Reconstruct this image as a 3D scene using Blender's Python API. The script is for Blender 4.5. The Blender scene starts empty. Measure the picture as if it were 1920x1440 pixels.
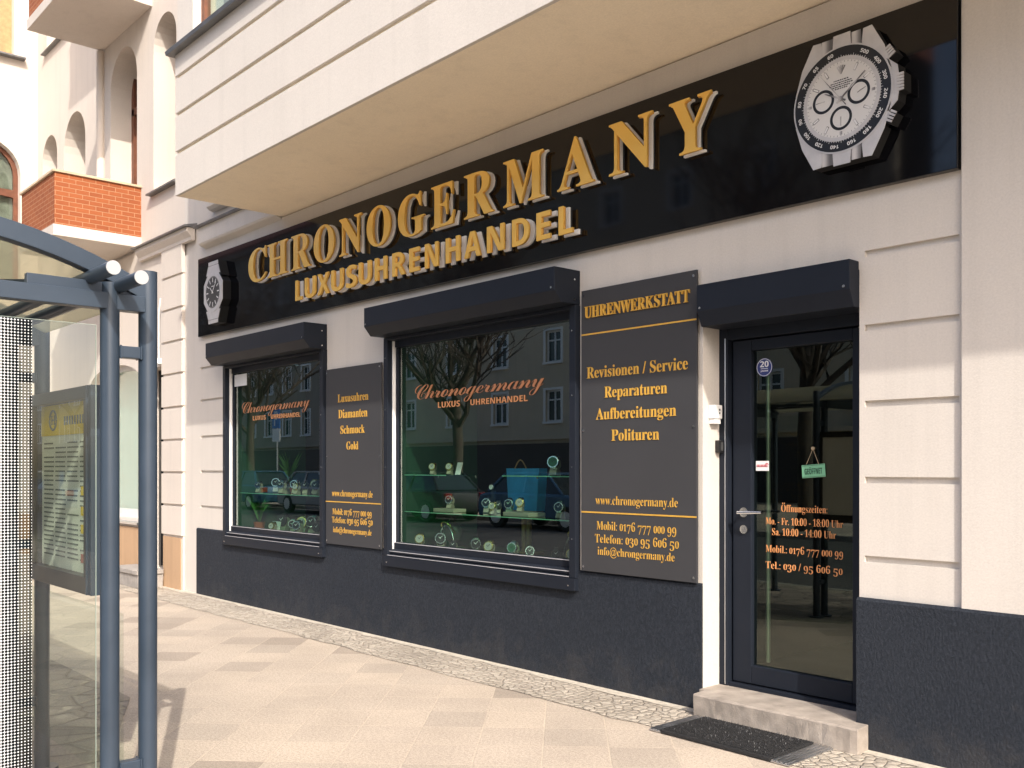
import bpy, bmesh, math, random
from mathutils import Vector, Matrix
random.seed(7)
SC = bpy.context.scene
COL = SC.collection
R = math.radians

# ------------------------------------------------------------------ camera
cam = bpy.data.cameras.new('camera'); cam_o = bpy.data.objects.new('camera', cam); COL.objects.link(cam_o)
cam.sensor_width = 36.0; cam.lens = 33.75; cam.shift_y = 0.08125; cam.clip_start = 0.05; cam.clip_end = 2000
cam_o.location = (0, -4.82, 1.5); cam_o.rotation_euler = (R(90), 0, R(48.1))
SC.camera = cam_o
# ------------------------------------------------------------------ sky, sun, exposure
SUN_EL, SUN_AZ = R(38.3), R(64.7)           # azimuth from the facade's normal towards +X
to_sun = Vector((math.cos(SUN_EL) * math.sin(SUN_AZ), -math.cos(SUN_EL) * math.cos(SUN_AZ), math.sin(SUN_EL)))
W = bpy.data.worlds.new('World'); SC.world = W; W.use_nodes = True
nt = W.node_tree
sky = nt.nodes.new('ShaderNodeTexSky'); sky.sky_type = 'NISHITA'; sky.sun_disc = False
sky.sun_elevation = SUN_EL; sky.sun_rotation = math.atan2(to_sun.x, to_sun.y); sky.air_density = 0.8; sky.dust_density = 3.5; sky.ozone_density = 1.0
nt.links.new(sky.outputs[0], nt.nodes['Background'].inputs[0]); nt.nodes['Background'].inputs[1].default_value = 0.15
sun = bpy.data.lights.new('sun', 'SUN'); sun.energy = 2.1; sun.angle = R(0.5); sun.color = (1.0, 0.94, 0.86)
sun_o = bpy.data.objects.new('sun', sun); COL.objects.link(sun_o)
sun_o.rotation_euler = (-to_sun).to_track_quat('-Z', 'Y').to_euler(); sun_o.location = (10, -10, 20)
SC.view_settings.view_transform = 'Standard'; SC.view_settings.look = 'None'; SC.view_settings.gamma = 1.0
SC.view_settings.exposure = 1.25
SC.cycles.max_bounces = 10; SC.cycles.transparent_max_bounces = 24; SC.cycles.glossy_bounces = 5
SC.cycles.use_denoising = True

# ------------------------------------------------------------------ materials
def new_mat(name):
    m = bpy.data.materials.new(name); m.use_nodes = True
    return m, m.node_tree, m.node_tree.nodes['Principled BSDF']
def coord(nt):
    g = nt.nodes.new('ShaderNodeNewGeometry'); return g.outputs['Position']
def noise(nt, vec, scale, detail=4, rough=.55):
    n = nt.nodes.new('ShaderNodeTexNoise'); n.inputs['Scale'].default_value = scale
    n.inputs['Detail'].default_value = detail; n.inputs['Roughness'].default_value = rough
    nt.links.new(vec, n.inputs['Vector']); return n.outputs['Fac']
def ramp(nt, fac, stops):
    r = nt.nodes.new('ShaderNodeValToRGB'); e = r.color_ramp.elements
    while len(e) < len(stops): e.new(.5)
    for k, (p, c) in enumerate(stops):
        e[k].position = p; e[k].color = (c, c, c, 1) if isinstance(c, (int, float)) else (*c, 1)
    nt.links.new(fac, r.inputs['Fac']); return r.outputs['Color']
def mix(nt, fac, a, b, mode='MIX'):
    m = nt.nodes.new('ShaderNodeMix'); m.data_type = 'RGBA'; m.blend_type = mode
    for s, v in ((m.inputs[0], fac), (m.inputs[6], a), (m.inputs[7], b)):
        if isinstance(v, bpy.types.NodeSocket): nt.links.new(v, s)
        elif isinstance(v, (int, float)): s.default_value = v if s.type == 'VALUE' else (v, v, v, 1)
        else: s.default_value = (*v, 1)
    return m.outputs[2]
def math_n(nt, op, a, b=None, c=None):
    m = nt.nodes.new('ShaderNodeMath'); m.operation = op
    for k, v in enumerate((a, b, c)):
        if v is None: continue
        if isinstance(v, (int, float)): m.inputs[k].default_value = v
        else: nt.links.new(v, m.inputs[k])
    return m.outputs[0]
def bump(nt, b, height, strength, dist):
    n = nt.nodes.new('ShaderNodeBump'); n.inputs['Strength'].default_value = strength; n.inputs['Distance'].default_value = dist
    nt.links.new(height, n.inputs['Height']); nt.links.new(n.outputs[0], b.inputs['Normal']); return n
def mapping(nt, vec, rot=(0, 0, 0), scale=(1, 1, 1), loc=(0, 0, 0)):
    m = nt.nodes.new('ShaderNodeMapping'); m.inputs['Rotation'].default_value = rot; m.inputs['Scale'].default_value = scale; m.inputs['Location'].default_value = loc
    nt.links.new(vec, m.inputs['Vector']); return m.outputs[0]
MATS = {}
def simple(name, col, rough=.5, metal=0., var=.0, vscale=3., bscale=0., bstr=.2, bdist=.004, spec=.5, emit=0):
    if name in MATS: return MATS[name]
    m, nt, b = new_mat(name)
    b.inputs['Base Color'].default_value = (*col, 1); b.inputs['Roughness'].default_value = rough; b.inputs['Metallic'].default_value = metal
    b.inputs['Specular IOR Level'].default_value = spec
    if var or bscale: v = coord(nt)
    if var:
        f = noise(nt, v, vscale, 5); c = ramp(nt, f, [(.3, 1 - var), (.7, 1 + var * .3)])
        nt.links.new(mix(nt, 1., col, c, 'MULTIPLY'), b.inputs['Base Color'])
        nt.links.new(math_n(nt, 'MULTIPLY_ADD', f, .25, rough - .12), b.inputs['Roughness'])
    if bscale: bump(nt, b, noise(nt, v, bscale, 4), bstr, bdist)
    if emit:
        b.inputs['Emission Color'].default_value = (*col, 1); b.inputs['Emission Strength'].default_value = emit
    MATS[name] = m; return m

def plaster(name, col, bs=.35, streak=.06):
    m, nt, b = new_mat(name); v = coord(nt)
    f = noise(nt, v, .9, 6, .6); fine = noise(nt, v, 95, 3, .6); mid = noise(nt, v, 26, 3, .6)
    st = noise(nt, mapping(nt, v, scale=(5, 5, .25)), 1.4, 5, .65)
    c = mix(nt, 1., col, ramp(nt, f, [(.25, 1 - streak), (.75, 1.02)]), 'MULTIPLY')
    c = mix(nt, 1., c, ramp(nt, st, [(.28, 1 - streak), (.5, 1.)]), 'MULTIPLY')
    c = mix(nt, 1., c, ramp(nt, fine, [(.3, .93), (.7, 1.03)]), 'MULTIPLY')
    nt.links.new(c, b.inputs['Base Color']); b.inputs['Roughness'].default_value = .9; b.inputs['Specular IOR Level'].default_value = .2
    bump(nt, b, math_n(nt, 'ADD', fine, math_n(nt, 'MULTIPLY', mid, .8)), bs, .003)
    MATS[name] = m; return m
WALL = plaster('shop_plaster', (.615, .566, .508))
WALLB = plaster('neighbour_plaster', (.62, .555, .49))
SOFFIT = plaster('soffit_bounce_tint', (.92, .80, .62))  # warm bounce light from the paving is put into this colour
TAN = plaster('tan_plinth', (.50, .33, .20), .5, .15)
def dado_mat():
    m, nt, b = new_mat('dark_rough_render'); v = coord(nt)
    w = mapping(nt, v, rot=(0, R(35), 0), scale=(1, 1, .55))
    n1 = noise(nt, w, 85, 4, .7); n2 = noise(nt, v, 1.1, 5); n3 = noise(nt, v, 150, 3)
    c = mix(nt, n2, (.020, .0245, .033), (.029, .0335, .042))
    c = mix(nt, 1., c, ramp(nt, n1, [(.4, .8), (.8, 1.5)]), 'MULTIPLY')
    sp = nt.nodes.new('ShaderNodeSeparateXYZ'); nt.links.new(v, sp.inputs[0])
    dn = math_n(nt, 'ADD', noise(nt, mapping(nt, v, scale=(3, 3, 3)), 1.6, 8, .75), math_n(nt, 'MULTIPLY', sp.outputs[2], -.55))
    c = mix(nt, math_n(nt, 'MULTIPLY', ramp(nt, dn, [(.38, 0.), (.75, 1.)]), .16), c, (.20, .17, .135))          # dusty splash marks
    nt.links.new(c, b.inputs['Base Color']); b.inputs['Roughness'].default_value = .75; b.inputs['Specular IOR Level'].default_value = .12
    bump(nt, b, math_n(nt, 'ADD', n1, math_n(nt, 'MULTIPLY', n3, .3)), .9, .009)
    return m
DADO = dado_mat()
ANTH = simple('anthracite_aluminium', (.0135, .017, .025), .5, spec=.15, var=.12, vscale=2.0, bscale=300, bstr=.03, bdist=.001)
ANTHL = simple('anthracite_panel', (.050, .050, .053), .6, spec=.12, var=.06, vscale=3.0)
BLACKM = simple('black_metal', (.008, .008, .009), .35, var=.1)
ALU = simple('bare_aluminium', (.62, .63, .65), .32, 1., var=.12, vscale=8)
STEEL = simple('polished_steel', (.75, .75, .76), .18, 1.)
WHITEP = simple('white_plastic', (.78, .77, .75), .4, var=.05)
ACRYL = simple('white_acrylic', (.88, .87, .85), .35, var=.05)
def gold_mat():
    m, nt, b = new_mat('polished_gold'); v = coord(nt)
    b.inputs['Base Color'].default_value = (.95, .60, .14, 1); b.inputs['Metallic'].default_value = .3; b.inputs['Roughness'].default_value = .2
    nt.links.new(mix(nt, noise(nt, v, 7, 5), (1., .56, .10), (1., .66, .18)), b.inputs['Base Color'])
    bump(nt, b, noise(nt, v, 5, 2), .05, .01); return m
GOLD = gold_mat()
GOLDP = simple('gold_paint', (.74, .42, .07), .38, .25, var=.1, vscale=20)
COPPER = simple('copper_film', (.46, .20, .09), .4, .15, var=.1, vscale=15)
GLOSSB = simple('gloss_black_acrylic', (.003, .003, .004), .045, var=0, spec=.42)
SHELT = simple('shelter_blue_grey', (.028, .043, .064), .38, var=.18, vscale=5, bscale=60, bstr=.05, bdist=.002)
BROWNW = simple('brown_wood_frame', (.16, .055, .025), .5, var=.3, vscale=9)
ZINC = simple('zinc_flashing', (.20, .20, .20), .45, .6, var=.3, vscale=6)
GRANITE = simple('step_concrete', (.36, .31, .26), .85, var=.35, vscale=9, bscale=120, bstr=.5, bdist=.006)
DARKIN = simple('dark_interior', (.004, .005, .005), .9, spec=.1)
GREENIN = simple('green_felt', (.010, .048, .026), .8, var=.2)
def glass_mat(name, tint, r0=.06, rough=0.0, refl=(1, 1, 1)):
    m = bpy.data.materials.new(name); m.use_nodes = True; nt = m.node_tree
    nt.nodes.remove(nt.nodes['Principled BSDF']); out = nt.nodes['Material Output']
    t = nt.nodes.new('ShaderNodeBsdfTransparent'); t.inputs[0].default_value = (*tint, 1)
    g = nt.nodes.new('ShaderNodeBsdfGlossy'); g.inputs['Roughness'].default_value = rough; g.inputs[0].default_value = (*refl, 1)
    lw = nt.nodes.new('ShaderNodeLayerWeight'); lw.inputs[0].default_value = .5; f = math_n(nt, 'MULTIPLY_ADD', math_n(nt, 'POWER', lw.outputs['Facing'], 5.), 1 - r0, r0)
    s = nt.nodes.new('ShaderNodeMixShader'); nt.links.new(f, s.inputs[0]); nt.links.new(t.outputs[0], s.inputs[1]); nt.links.new(g.outputs[0], s.inputs[2])
    nt.links.new(s.outputs[0], out.inputs[0]); MATS[name] = m; return m
GLASS = glass_mat('shop_window_glass', (.60, .76, .66), .18, refl=(.92, .98, .95))
GLASSD = glass_mat('door_glass', (.42, .50, .45), .095, refl=(.85, .95, .88))
GLASSC = glass_mat('clear_glass', (.86, .91, .86), .06)
GLASSS = glass_mat('shelf_glass', (.55, .80, .66), .06)

def brick_mat():
    m, nt, b = new_mat('orange_brick'); g = coord(nt)
    sp = nt.nodes.new('ShaderNodeSeparateXYZ'); nt.links.new(g, sp.inputs[0])
    cb = nt.nodes.new('ShaderNodeCombineXYZ'); nt.links.new(math_n(nt, 'ADD', sp.outputs[0], sp.outputs[1]), cb.inputs[0]); nt.links.new(sp.outputs[2], cb.inputs[1])
    br = nt.nodes.new('ShaderNodeTexBrick'); nt.links.new(cb.outputs[0], br.inputs['Vector'])
    br.inputs['Scale'].default_value = 1; br.inputs['Brick Width'].default_value = .165; br.inputs['Row Height'].default_value = .058
    br.inputs['Mortar Size'].default_value = .004; br.inputs['Bias'].default_value = 0.
    br.inputs['Color1'].default_value = (.24, .058, .014, 1); br.inputs['Color2'].default_value = (.31, .085, .022, 1); br.inputs['Mortar'].default_value = (.42, .24, .13, 1)
    nt.links.new(mix(nt, .25, br.outputs['Color'], mix(nt, noise(nt, g, 12, 5), (.17, .04, .012), (.42, .12, .03))), b.inputs['Base Color'])
    b.inputs['Roughness'].default_value = .8; bump(nt, b, math_n(nt, 'SUBTRACT', 1., br.outputs['Fac']), .6, .008); return m
BRICK = brick_mat()

def slab_mat():
    m, nt, b = new_mat('diagonal_paving'); g = coord(nt)
    v = mapping(nt, g, rot=(0, 0, R(45)), scale=(1 / .352, 1 / .352, 1))
    sp = nt.nodes.new('ShaderNodeSeparateXYZ'); nt.links.new(v, sp.inputs[0])
    fx, fy = [math_n(nt, 'FRACT', sp.outputs[k]) for k in (0, 1)]
    ix, iy = [math_n(nt, 'FLOOR', sp.outputs[k]) for k in (0, 1)]
    cb = nt.nodes.new('ShaderNodeCombineXYZ'); nt.links.new(ix, cb.inputs[0]); nt.links.new(iy, cb.inputs[1])
    wn = nt.nodes.new('ShaderNodeTexWhiteNoise'); wn.noise_dimensions = '2D'; nt.links.new(cb.outputs[0], wn.inputs['Vector'])
    ex = math_n(nt, 'SUBTRACT', .5, math_n(nt, 'ABSOLUTE', math_n(nt, 'SUBTRACT', fx, .5)))
    ey = math_n(nt, 'SUBTRACT', .5, math_n(nt, 'ABSOLUTE', math_n(nt, 'SUBTRACT', fy, .5)))
    edge = math_n(nt, 'MINIMUM', ex, ey)
    tone = ramp(nt, wn.outputs['Value'], [(0, (.335, .279, .222)), (.09, (.355, .297, .236)), (.13, (.40, .337, .27)), (.24, (.415, .351, .281)), (.28, (.44, .37, .295)), (.75, (.46, .385, .305)), (1., (.485, .405, .318))])
    blot = ramp(nt, noise(nt, g, 1.6, 6, .6), [(.3, .86), (.7, 1.06)])
    grain = ramp(nt, noise(nt, g, 150, 3, .8), [(.3, .60), (.7, 1.30)])
    c = mix(nt, 1., mix(nt, 1., tone, blot, 'MULTIPLY'), grain, 'MULTIPLY')
    c = mix(nt, 1., c, ramp(nt, noise(nt, g, 62, 3, .75), [(.34, .78), (.5, 1.), (.68, 1.16)]), 'MULTIPLY')
    spots = ramp(nt, noise(nt, g, 11, 6, .75), [(.29, .55), (.36, 1.)])
    c = mix(nt, .7, c, mix(nt, 1., c, spots, 'MULTIPLY'))
    joint = ramp(nt, edge, [(.007, 1.), (.015, 0.)])
    jc = mix(nt, noise(nt, g, 3, 4), (.47, .385, .29), (.62, .52, .40))
    c = mix(nt, math_n(nt, 'MULTIPLY', joint, math_n(nt, 'MULTIPLY_ADD', noise(nt, g, 2.3, 5, .7), 1.5, -.35)), c, jc)
    nt.links.new(c, b.inputs['Base Color']); b.inputs['Roughness'].default_value = .85
    h = math_n(nt, 'ADD', math_n(nt, 'MULTIPLY', ramp(nt, edge, [(.0, 0.), (.02, 1.)]), 1.), math_n(nt, 'MULTIPLY', noise(nt, g, 180, 2), .35))
    h = math_n(nt, 'ADD', h, math_n(nt, 'MULTIPLY', wn.outputs['Value'], .3))
    bump(nt, b, h, .5, .004); return m
def cobble_mat(name, scale, c0, c1, cm, rnd=.75):
    m, nt, b = new_mat(name); g = coord(nt)
    w = mix(nt, .04, g, mix(nt, 1., noise(nt, g, 5, 2), (1, 1, 1), 'MULTIPLY'))
    sp = nt.nodes.new('ShaderNodeSeparateXYZ'); nt.links.new(g, sp.inputs[0])
    def vor(feat):
        n = nt.nodes.new('ShaderNodeTexVoronoi'); n.voronoi_dimensions = '2D'; n.feature = feat; n.inputs['Scale'].default_value = scale
        n.inputs['Randomness'].default_value = rnd; nt.links.new(g, n.inputs['Vector']); return n
    de = vor('DISTANCE_TO_EDGE').outputs['Distance']; cl = vor('F1').outputs['Color']
    s2 = nt.nodes.new('ShaderNodeSeparateXYZ'); nt.links.new(cl, s2.inputs[0])
    c = mix(nt, s2.outputs[0], c0, c1)
    c = mix(nt, 1., c, ramp(nt, noise(nt, g, 70, 4), [(.3, .75), (.7, 1.15)]), 'MULTIPLY')
    mask = ramp(nt, math_n(nt, 'ADD', de, math_n(nt, 'MULTIPLY', noise(nt, g, 40, 3), .05)), [(.035, 1.), (.085, 0.)])
    c = mix(nt, mask, c, mix(nt, noise(nt, g, 30, 4), cm, tuple(x * 1.7 for x in cm)))
    c = mix(nt, 1., c, ramp(nt, noise(nt, g, 1.3, 5), [(.3, .8), (.7, 1.08)]), 'MULTIPLY')
    nt.links.new(c, b.inputs['Base Color']); b.inputs['Roughness'].default_value = .85
    h = ramp(nt, de, [(.0, 0.), (.10, .75), (.35, 1.)])
    h = math_n(nt, 'ADD', h, math_n(nt, 'MULTIPLY', noise(nt, g, 45, 4), .3))
    bump(nt, b, h, .9, .014); return m
SLAB = slab_mat()
COB = cobble_mat('mosaic_cobbles', 17.5, (.38, .33, .265), (.53, .465, .38), (.27, .225, .17), .85)
COB2 = cobble_mat('rough_fieldstone', 4.2, (.20, .17, .14), (.34, .29, .23), (.10, .085, .065), .95)
ASPH = simple('asphalt', (.075, .073, .070), .85, var=.25, vscale=1.5, bscale=160, bstr=.4)
KERB = simple('granite_kerb', (.34, .31, .28), .8, var=.25, vscale=12, bscale=90, bstr=.3)

# ------------------------------------------------------------------ mesh helpers
OFF = {}
TS = bpy.data.scenes.new('tmp_scene'); TV = TS.view_layers[0]
def link(o, parent=None):
    COL.objects.link(o)
    if parent is not None: o.parent = parent
    return o
def thing(name, label, cat, loc=(0, 0, 0), group=None, rotz=0):
    o = bpy.data.objects.new(name, None); o.location = loc; o.rotation_euler = (0, 0, rotz); o.empty_display_size = .2
    COL.objects.link(o); OFF[o.name] = Vector(loc)
    o['label'] = label; o['category'] = cat
    if group: o['group'] = group
    return o
def tag(o, label=None, cat=None, group=None, kind=None):
    for k, v in (('label', label), ('category', cat), ('group', group), ('kind', kind)):
        if v: o[k] = v
    return o
class MB:
    def __init__(s): s.bm = bmesh.new()
    def verts(s, vs): return [s.bm.verts.new(v) for v in vs]
    def face(s, vs):
        try: return s.bm.faces.new(vs)
        except ValueError: return None
    def box(s, x0, x1, y0, y1, z0, z1):
        v = s.verts([(x, y, z) for x in (x0, x1) for y in (y0, y1) for z in (z0, z1)])
        for f in ((0, 1, 3, 2), (4, 6, 7, 5), (0, 4, 5, 1), (2, 3, 7, 6), (0, 2, 6, 4), (1, 5, 7, 3)): s.face([v[i] for i in f])
        return s
    def prism(s, prof, a0, a1, axis='X'):       # profile in the two other axes, swept along axis
        mk = {'X': lambda p, a: (a, p[0], p[1]), 'Y': lambda p, a: (p[0], a, p[1]), 'Z': lambda p, a: (p[0], p[1], a)}[axis]
        A = s.verts([mk(p, a0) for p in prof]); B = s.verts([mk(p, a1) for p in prof]); n = len(prof)
        for i in range(n): s.face([A[i], A[(i + 1) % n], B[(i + 1) % n], B[i]])
        s.face(A[::-1]); s.face(B); return s
    def tube(s, pts, rad, seg=16, cap=True):
        pts = [Vector(p) for p in pts]; rs = rad if isinstance(rad, (list, tuple)) else [rad] * len(pts); rings = []
        for i, p in enumerate(pts):
            d = (pts[min(i + 1, len(pts) - 1)] - pts[max(i - 1, 0)]).normalized()
            u = d.cross(Vector((0, 0, 1))) if abs(d.z) < .95 else d.cross(Vector((1, 0, 0))); u.normalize(); w = d.cross(u)
            rings.append(s.verts([p + (u * math.cos(2 * math.pi * k / seg) + w * math.sin(2 * math.pi * k / seg)) * rs[i] for k in range(seg)]))
        for A, B in zip(rings, rings[1:]):
            for k in range(seg): s.face([A[k], A[(k + 1) % seg], B[(k + 1) % seg], B[k]])
        if cap: s.face(rings[0][::-1]); s.face(rings[-1])
        return s
    def poly(s, pts):
        s.face(s.verts(pts)); return s
    def add(s, verts, faces):
        v = s.verts(verts)
        for f in faces: s.face([v[i] for i in f])
        return s
    def build(s, name, m, parent=None, bevel=0., smooth=None, keep=False):
        bmesh.ops.recalc_face_normals(s.bm, faces=s.bm.faces)
        root = parent
        while root is not None and root.parent is not None: root = root.parent
        o3 = OFF.get(root.name, Vector()) if root is not None else Vector()
        if o3.length: bmesh.ops.translate(s.bm, verts=s.bm.verts, vec=-o3)
        if smooth is not None:
            for f in s.bm.faces: f.smooth = True
            for e in s.bm.edges:
                if len(e.link_faces) == 2 and e.calc_face_angle(0) > R(smooth): e.smooth = False
        me = bpy.data.meshes.new(name); s.bm.to_mesh(me); s.bm.free()
        o = bpy.data.objects.new(name, me); me.materials.append(m); link(o, parent)
        if bevel:
            b = o.modifiers.new('bevel', 'BEVEL'); b.width = bevel; b.segments = 2; b.limit_method = 'ANGLE'; b.angle_limit = R(40)
        return o
def split(mb, name, m, parent, **kw):            # one object per connected piece
    left = set(mb.bm.verts); out = []
    while left:
        st = [left.pop()]; comp = []
        while st:
            v = st.pop(); comp.append(v)
            for e in v.link_edges:
                o = e.other_vert(v)
                if o in left: left.remove(o); st.append(o)
        q = MB(); mp = {v: q.bm.verts.new(v.co) for v in comp}
        for f in {f for v in comp for f in v.link_faces}: q.bm.faces.new([mp[v] for v in f.verts])
        out.append(q.build(name, m, parent, **kw))
    mb.bm.free(); return out
def copy_tree(o, parent=None):
    c = o.copy(); COL.objects.link(c); c.parent = parent
    for ch in list(o.children): copy_tree(ch, c)
    return c
def plate(outer, holes, d0, d1, axis='Y', mb=None):      # flat plate with holes; outline in (X,Z) or (Y,Z)
    mb = mb or MB(); cu = bpy.data.curves.new('tmp', 'CURVE'); cu.dimensions = '2D'; cu.fill_mode = 'BOTH'; cu.extrude = .5
    for ring in [outer] + holes:
        sp = cu.splines.new('POLY'); sp.points.add(len(ring) - 1); sp.use_cyclic_u = True
        for p, q in zip(sp.points, ring): p.co = (q[0], q[1], 0, 1)
    ob = bpy.data.objects.new('tmp', cu); TS.collection.objects.link(ob); TV.update()
    me = bpy.data.meshes.new_from_object(ob.evaluated_get(TV.depsgraph))
    f = (lambda v: (v.x, d0 + (v.z + .5) * (d1 - d0), v.y)) if axis == 'Y' else (lambda v: (d0 + (v.z + .5) * (d1 - d0), v.x, v.y))
    mb.add([f(v.co) for v in me.vertices], [tuple(p.vertices) for p in me.polygons])
    bpy.data.objects.remove(ob); bpy.data.curves.remove(cu); bpy.data.meshes.remove(me)
    bmesh.ops.remove_doubles(mb.bm, verts=mb.bm.verts, dist=1e-5); return mb
def rect(x0, x1, z0, z1): return [(x0, z0), (x1, z0), (x1, z1), (x0, z1)]
def arch(x0, x1, z0, z1, rise=None, n=14):
    c = (x0 + x1) / 2; hw = (x1 - x0) / 2; rise = rise or hw
    return [(x0, z0), (x1, z0)] + [(c + hw * math.cos(math.pi * k / n), z1 - rise + rise * math.sin(math.pi * k / n)) for k in range(n + 1)]

# ------------------------------------------------------------------ lettering
def uni(ch, style):
    o = ord(ch); A = {'serif': (0x1D400, 0x1D41A, 0x1D7CE), 'script': (0x1D4D0, 0x1D4EA, None), 'sans': (0x1D5D4, 0x1D5EE, 0x1D7EC)}[style]
    if 'A' <= ch <= 'Z': return chr(A[0] + o - 65)
    if 'a' <= ch <= 'z': return chr(A[1] + o - 97)
    if '0' <= ch <= '9' and A[2]: return chr(A[2] + o - 48)
    return ch
_gl = {}; _tc = bpy.data.curves.new('tmp_text', 'FONT'); _to = bpy.data.objects.new('tmp_text', _tc); TS.collection.objects.link(_to)
def _mesh(body, ext, off=0.):
    _tc.body = body; _tc.extrude = ext; _tc.offset = off; _tc.resolution_u = 3; TV.update()
    me = bpy.data.meshes.new_from_object(_to.evaluated_get(TV.depsgraph))
    r = ([tuple(v.co) for v in me.vertices], [tuple(p.vertices) for p in me.polygons]); bpy.data.meshes.remove(me); return r
_wc = {}
def _w(body):
    if body not in _wc: v = _mesh(body, 0)[0]; _wc[body] = max(p[0] for p in v) - min(p[0] for p in v)
    return _wc[body]
def glyph(ch, style, off=0.):
    k = (ch, style, off)
    if k in _gl: return _gl[k]
    if ch == ' ': _gl[k] = ([], [], .27); return _gl[k]
    if ch == 'Ö':
        v, f, a = glyph('O', style, off); v = list(v); f = list(f); xs = [p[0] for p in v]; c = (min(xs) + max(xs)) / 2; zt = max(p[1] for p in v) + .12
        for dx in (-.13, .13):
            b = len(v); n = 10
            for z in (-.5, .5):
                for i in range(n): v.append((c + dx + .065 * math.cos(6.2832 * i / n), zt + .065 * math.sin(6.2832 * i / n), z))
            f += [tuple(range(b, b + n)), tuple(range(b + 2 * n - 1, b + n - 1, -1))] + [(b + i, b + (i + 1) % n, b + n + (i + 1) % n, b + n + i) for i in range(n)]
        _gl[k] = (v, f, a); return _gl[k]
    u = uni(ch, style); H = uni('H', 'serif'); v, f = _mesh(u, .5, off); adv = _w(H + u + H) - _w(H + H)
    _gl[k] = (v, f, adv); return _gl[k]
_cap = {}
def cap_h(style):
    if style not in _cap: v = glyph('H' if style != 'script' else 'h', style)[0]; _cap[style] = max(p[1] for p in v)
    return _cap[style]
def text(mb, s, style, x0, x1, zb, cap, yf, thick, off=0., old=False, track=0., slope=0., place=None):
    pen = 0.; out = []
    for ch in s:
        v, f, a = glyph(ch, style, off); sc, dz = 1., 0.
        if old and ch in '012': sc = .76
        elif old and ch in '34579': dz = -.19 * cap_h(style) / .68
        out.append((v, f, pen, sc, dz)); pen += a * (.82 if sc < 1 else 1) + track
    xs = [p[0] * (.85 if sc < 1 else 1) + q for v, f, q, sc, dz in out for p in v]; lo, hi = min(xs), max(xs)
    sx = (x1 - x0) / (hi - lo); sy = cap / cap_h(style)
    for v, f, q, sc, dz in out:
        kx = .85 if sc < 1 else 1
        pts = []
        for p in v:
            X = x0 + (p[0] * kx + q - lo) * sx; Z = zb + (p[1] * sc + dz) * sy + slope * (X - x0); Y = yf + (.5 - p[2]) * thick
            pts.append((X, Y, Z) if place is None else place(X, Y, Z))
        mb.add(pts, f)
    return mb

# ------------------------------------------------------------------ ground, street
def struct(o): o['kind'] = 'structure'; return o
struct(MB().box(-220, 140, -120, 60, -.40, -.135).build('ground', simple('bare_earth', (.16, .13, .10), .9, var=.3)))
struct(MB().box(-160, 90, -14.0, -5.62, -.134, -.12).build('road', ASPH))
struct(MB().box(-160, 90, -5.5, 1.0, -.134, 0).build('sidewalk', SLAB))
struct(MB().box(-160, 90, -5.62, -5.5, -.134, .004).build('kerb', KERB, bevel=.012))
struct(MB().box(-160, 90, -14.12, -14.0, -.134, .004).build('kerb', KERB, bevel=.012))
struct(MB().box(-160, 90, -29.99, -14.12, -.134, 0).build('sidewalk', SLAB))
cs = MB(); n = 160                           # mosaic strip along the wall, edge slightly ragged
top = [(-24 + 28 * i / n, -.535 + random.uniform(-.022, .022)) for i in range(n + 1)]
A = cs.verts([(x, y, .004) for x, y in top]); B = cs.verts([(x, .3, .004) for x, y in top])
for i in range(n): cs.face([A[i], A[i + 1], B[i + 1], B[i]])
struct(cs.build('cobble_strip', COB))
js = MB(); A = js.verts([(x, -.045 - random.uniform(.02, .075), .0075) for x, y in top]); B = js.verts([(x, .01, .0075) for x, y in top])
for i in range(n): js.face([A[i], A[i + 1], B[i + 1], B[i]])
struct(js.build('lit_dust_line', simple('pale_lit_dust', (.55, .49, .40), .95, var=.25, vscale=25, bscale=90, bstr=.6, bdist=.01)))  # dusty wall foot, its sunlit whiteness put into the colour
struct(MB().prism([(-14, -2.5), (-6.3, -2.5), (-4.65, -3.25), (-4.2, -5.5), (-14, -5.5)], .0005, .004, 'Z').build('fieldstone_paving', COB2))

# ------------------------------------------------------------------ the shop building
shop = thing('shop_building', 'cream plastered shop building with dark dado and a projecting bay over the black sign', 'building', (-6, 0, 0))
WX1, WX2 = (-10.17, -8.02), (-7.00, -4.66); DX = (-3.613, -2.585)
holes = [rect(WX1[0] + .02, WX1[1] - .02, .70, 2.75), rect(WX2[0] + .02, WX2[1] - .02, .70, 2.75), rect(DX[0], DX[1], .02, 2.56)]
gro = [rect(-2.555, -2.058, z, z + .034) for z in (2.62, 2.225, 1.82, 1.415, .995)]
gro += [rect(-10.86, -10.18, z, z + .030) for z in (2.645, 2.265, 1.84, 1.432, 1.022)]
plate(rect(-11.36, -2.045, -.05, 4.06), holes + gro, 0, .02, mb=None).build('wall', WALL, shop)
plate(rect(-11.36, 3, -.05, 9.), holes, .0205, .36).build('wall', WALL, shop)
MB().box(-2.04, 3, -.022, .02, -.05, 4.06).build('pilaster', WALL, shop, bevel=.004)
d = MB(); d.prism([(-.018, 0), (-.018, .772), (-.004, .785), (-.0005, .785), (-.0005, 0)], -10.94, DX[0]); d.build('dado', DADO, shop)
d = MB(); d.prism([(-.034, 0), (-.034, .792), (-.022, .806), (-.0005, .806), (-.0005, 0)], DX[1], 3); d.build('dado', DADO, shop)
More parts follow.
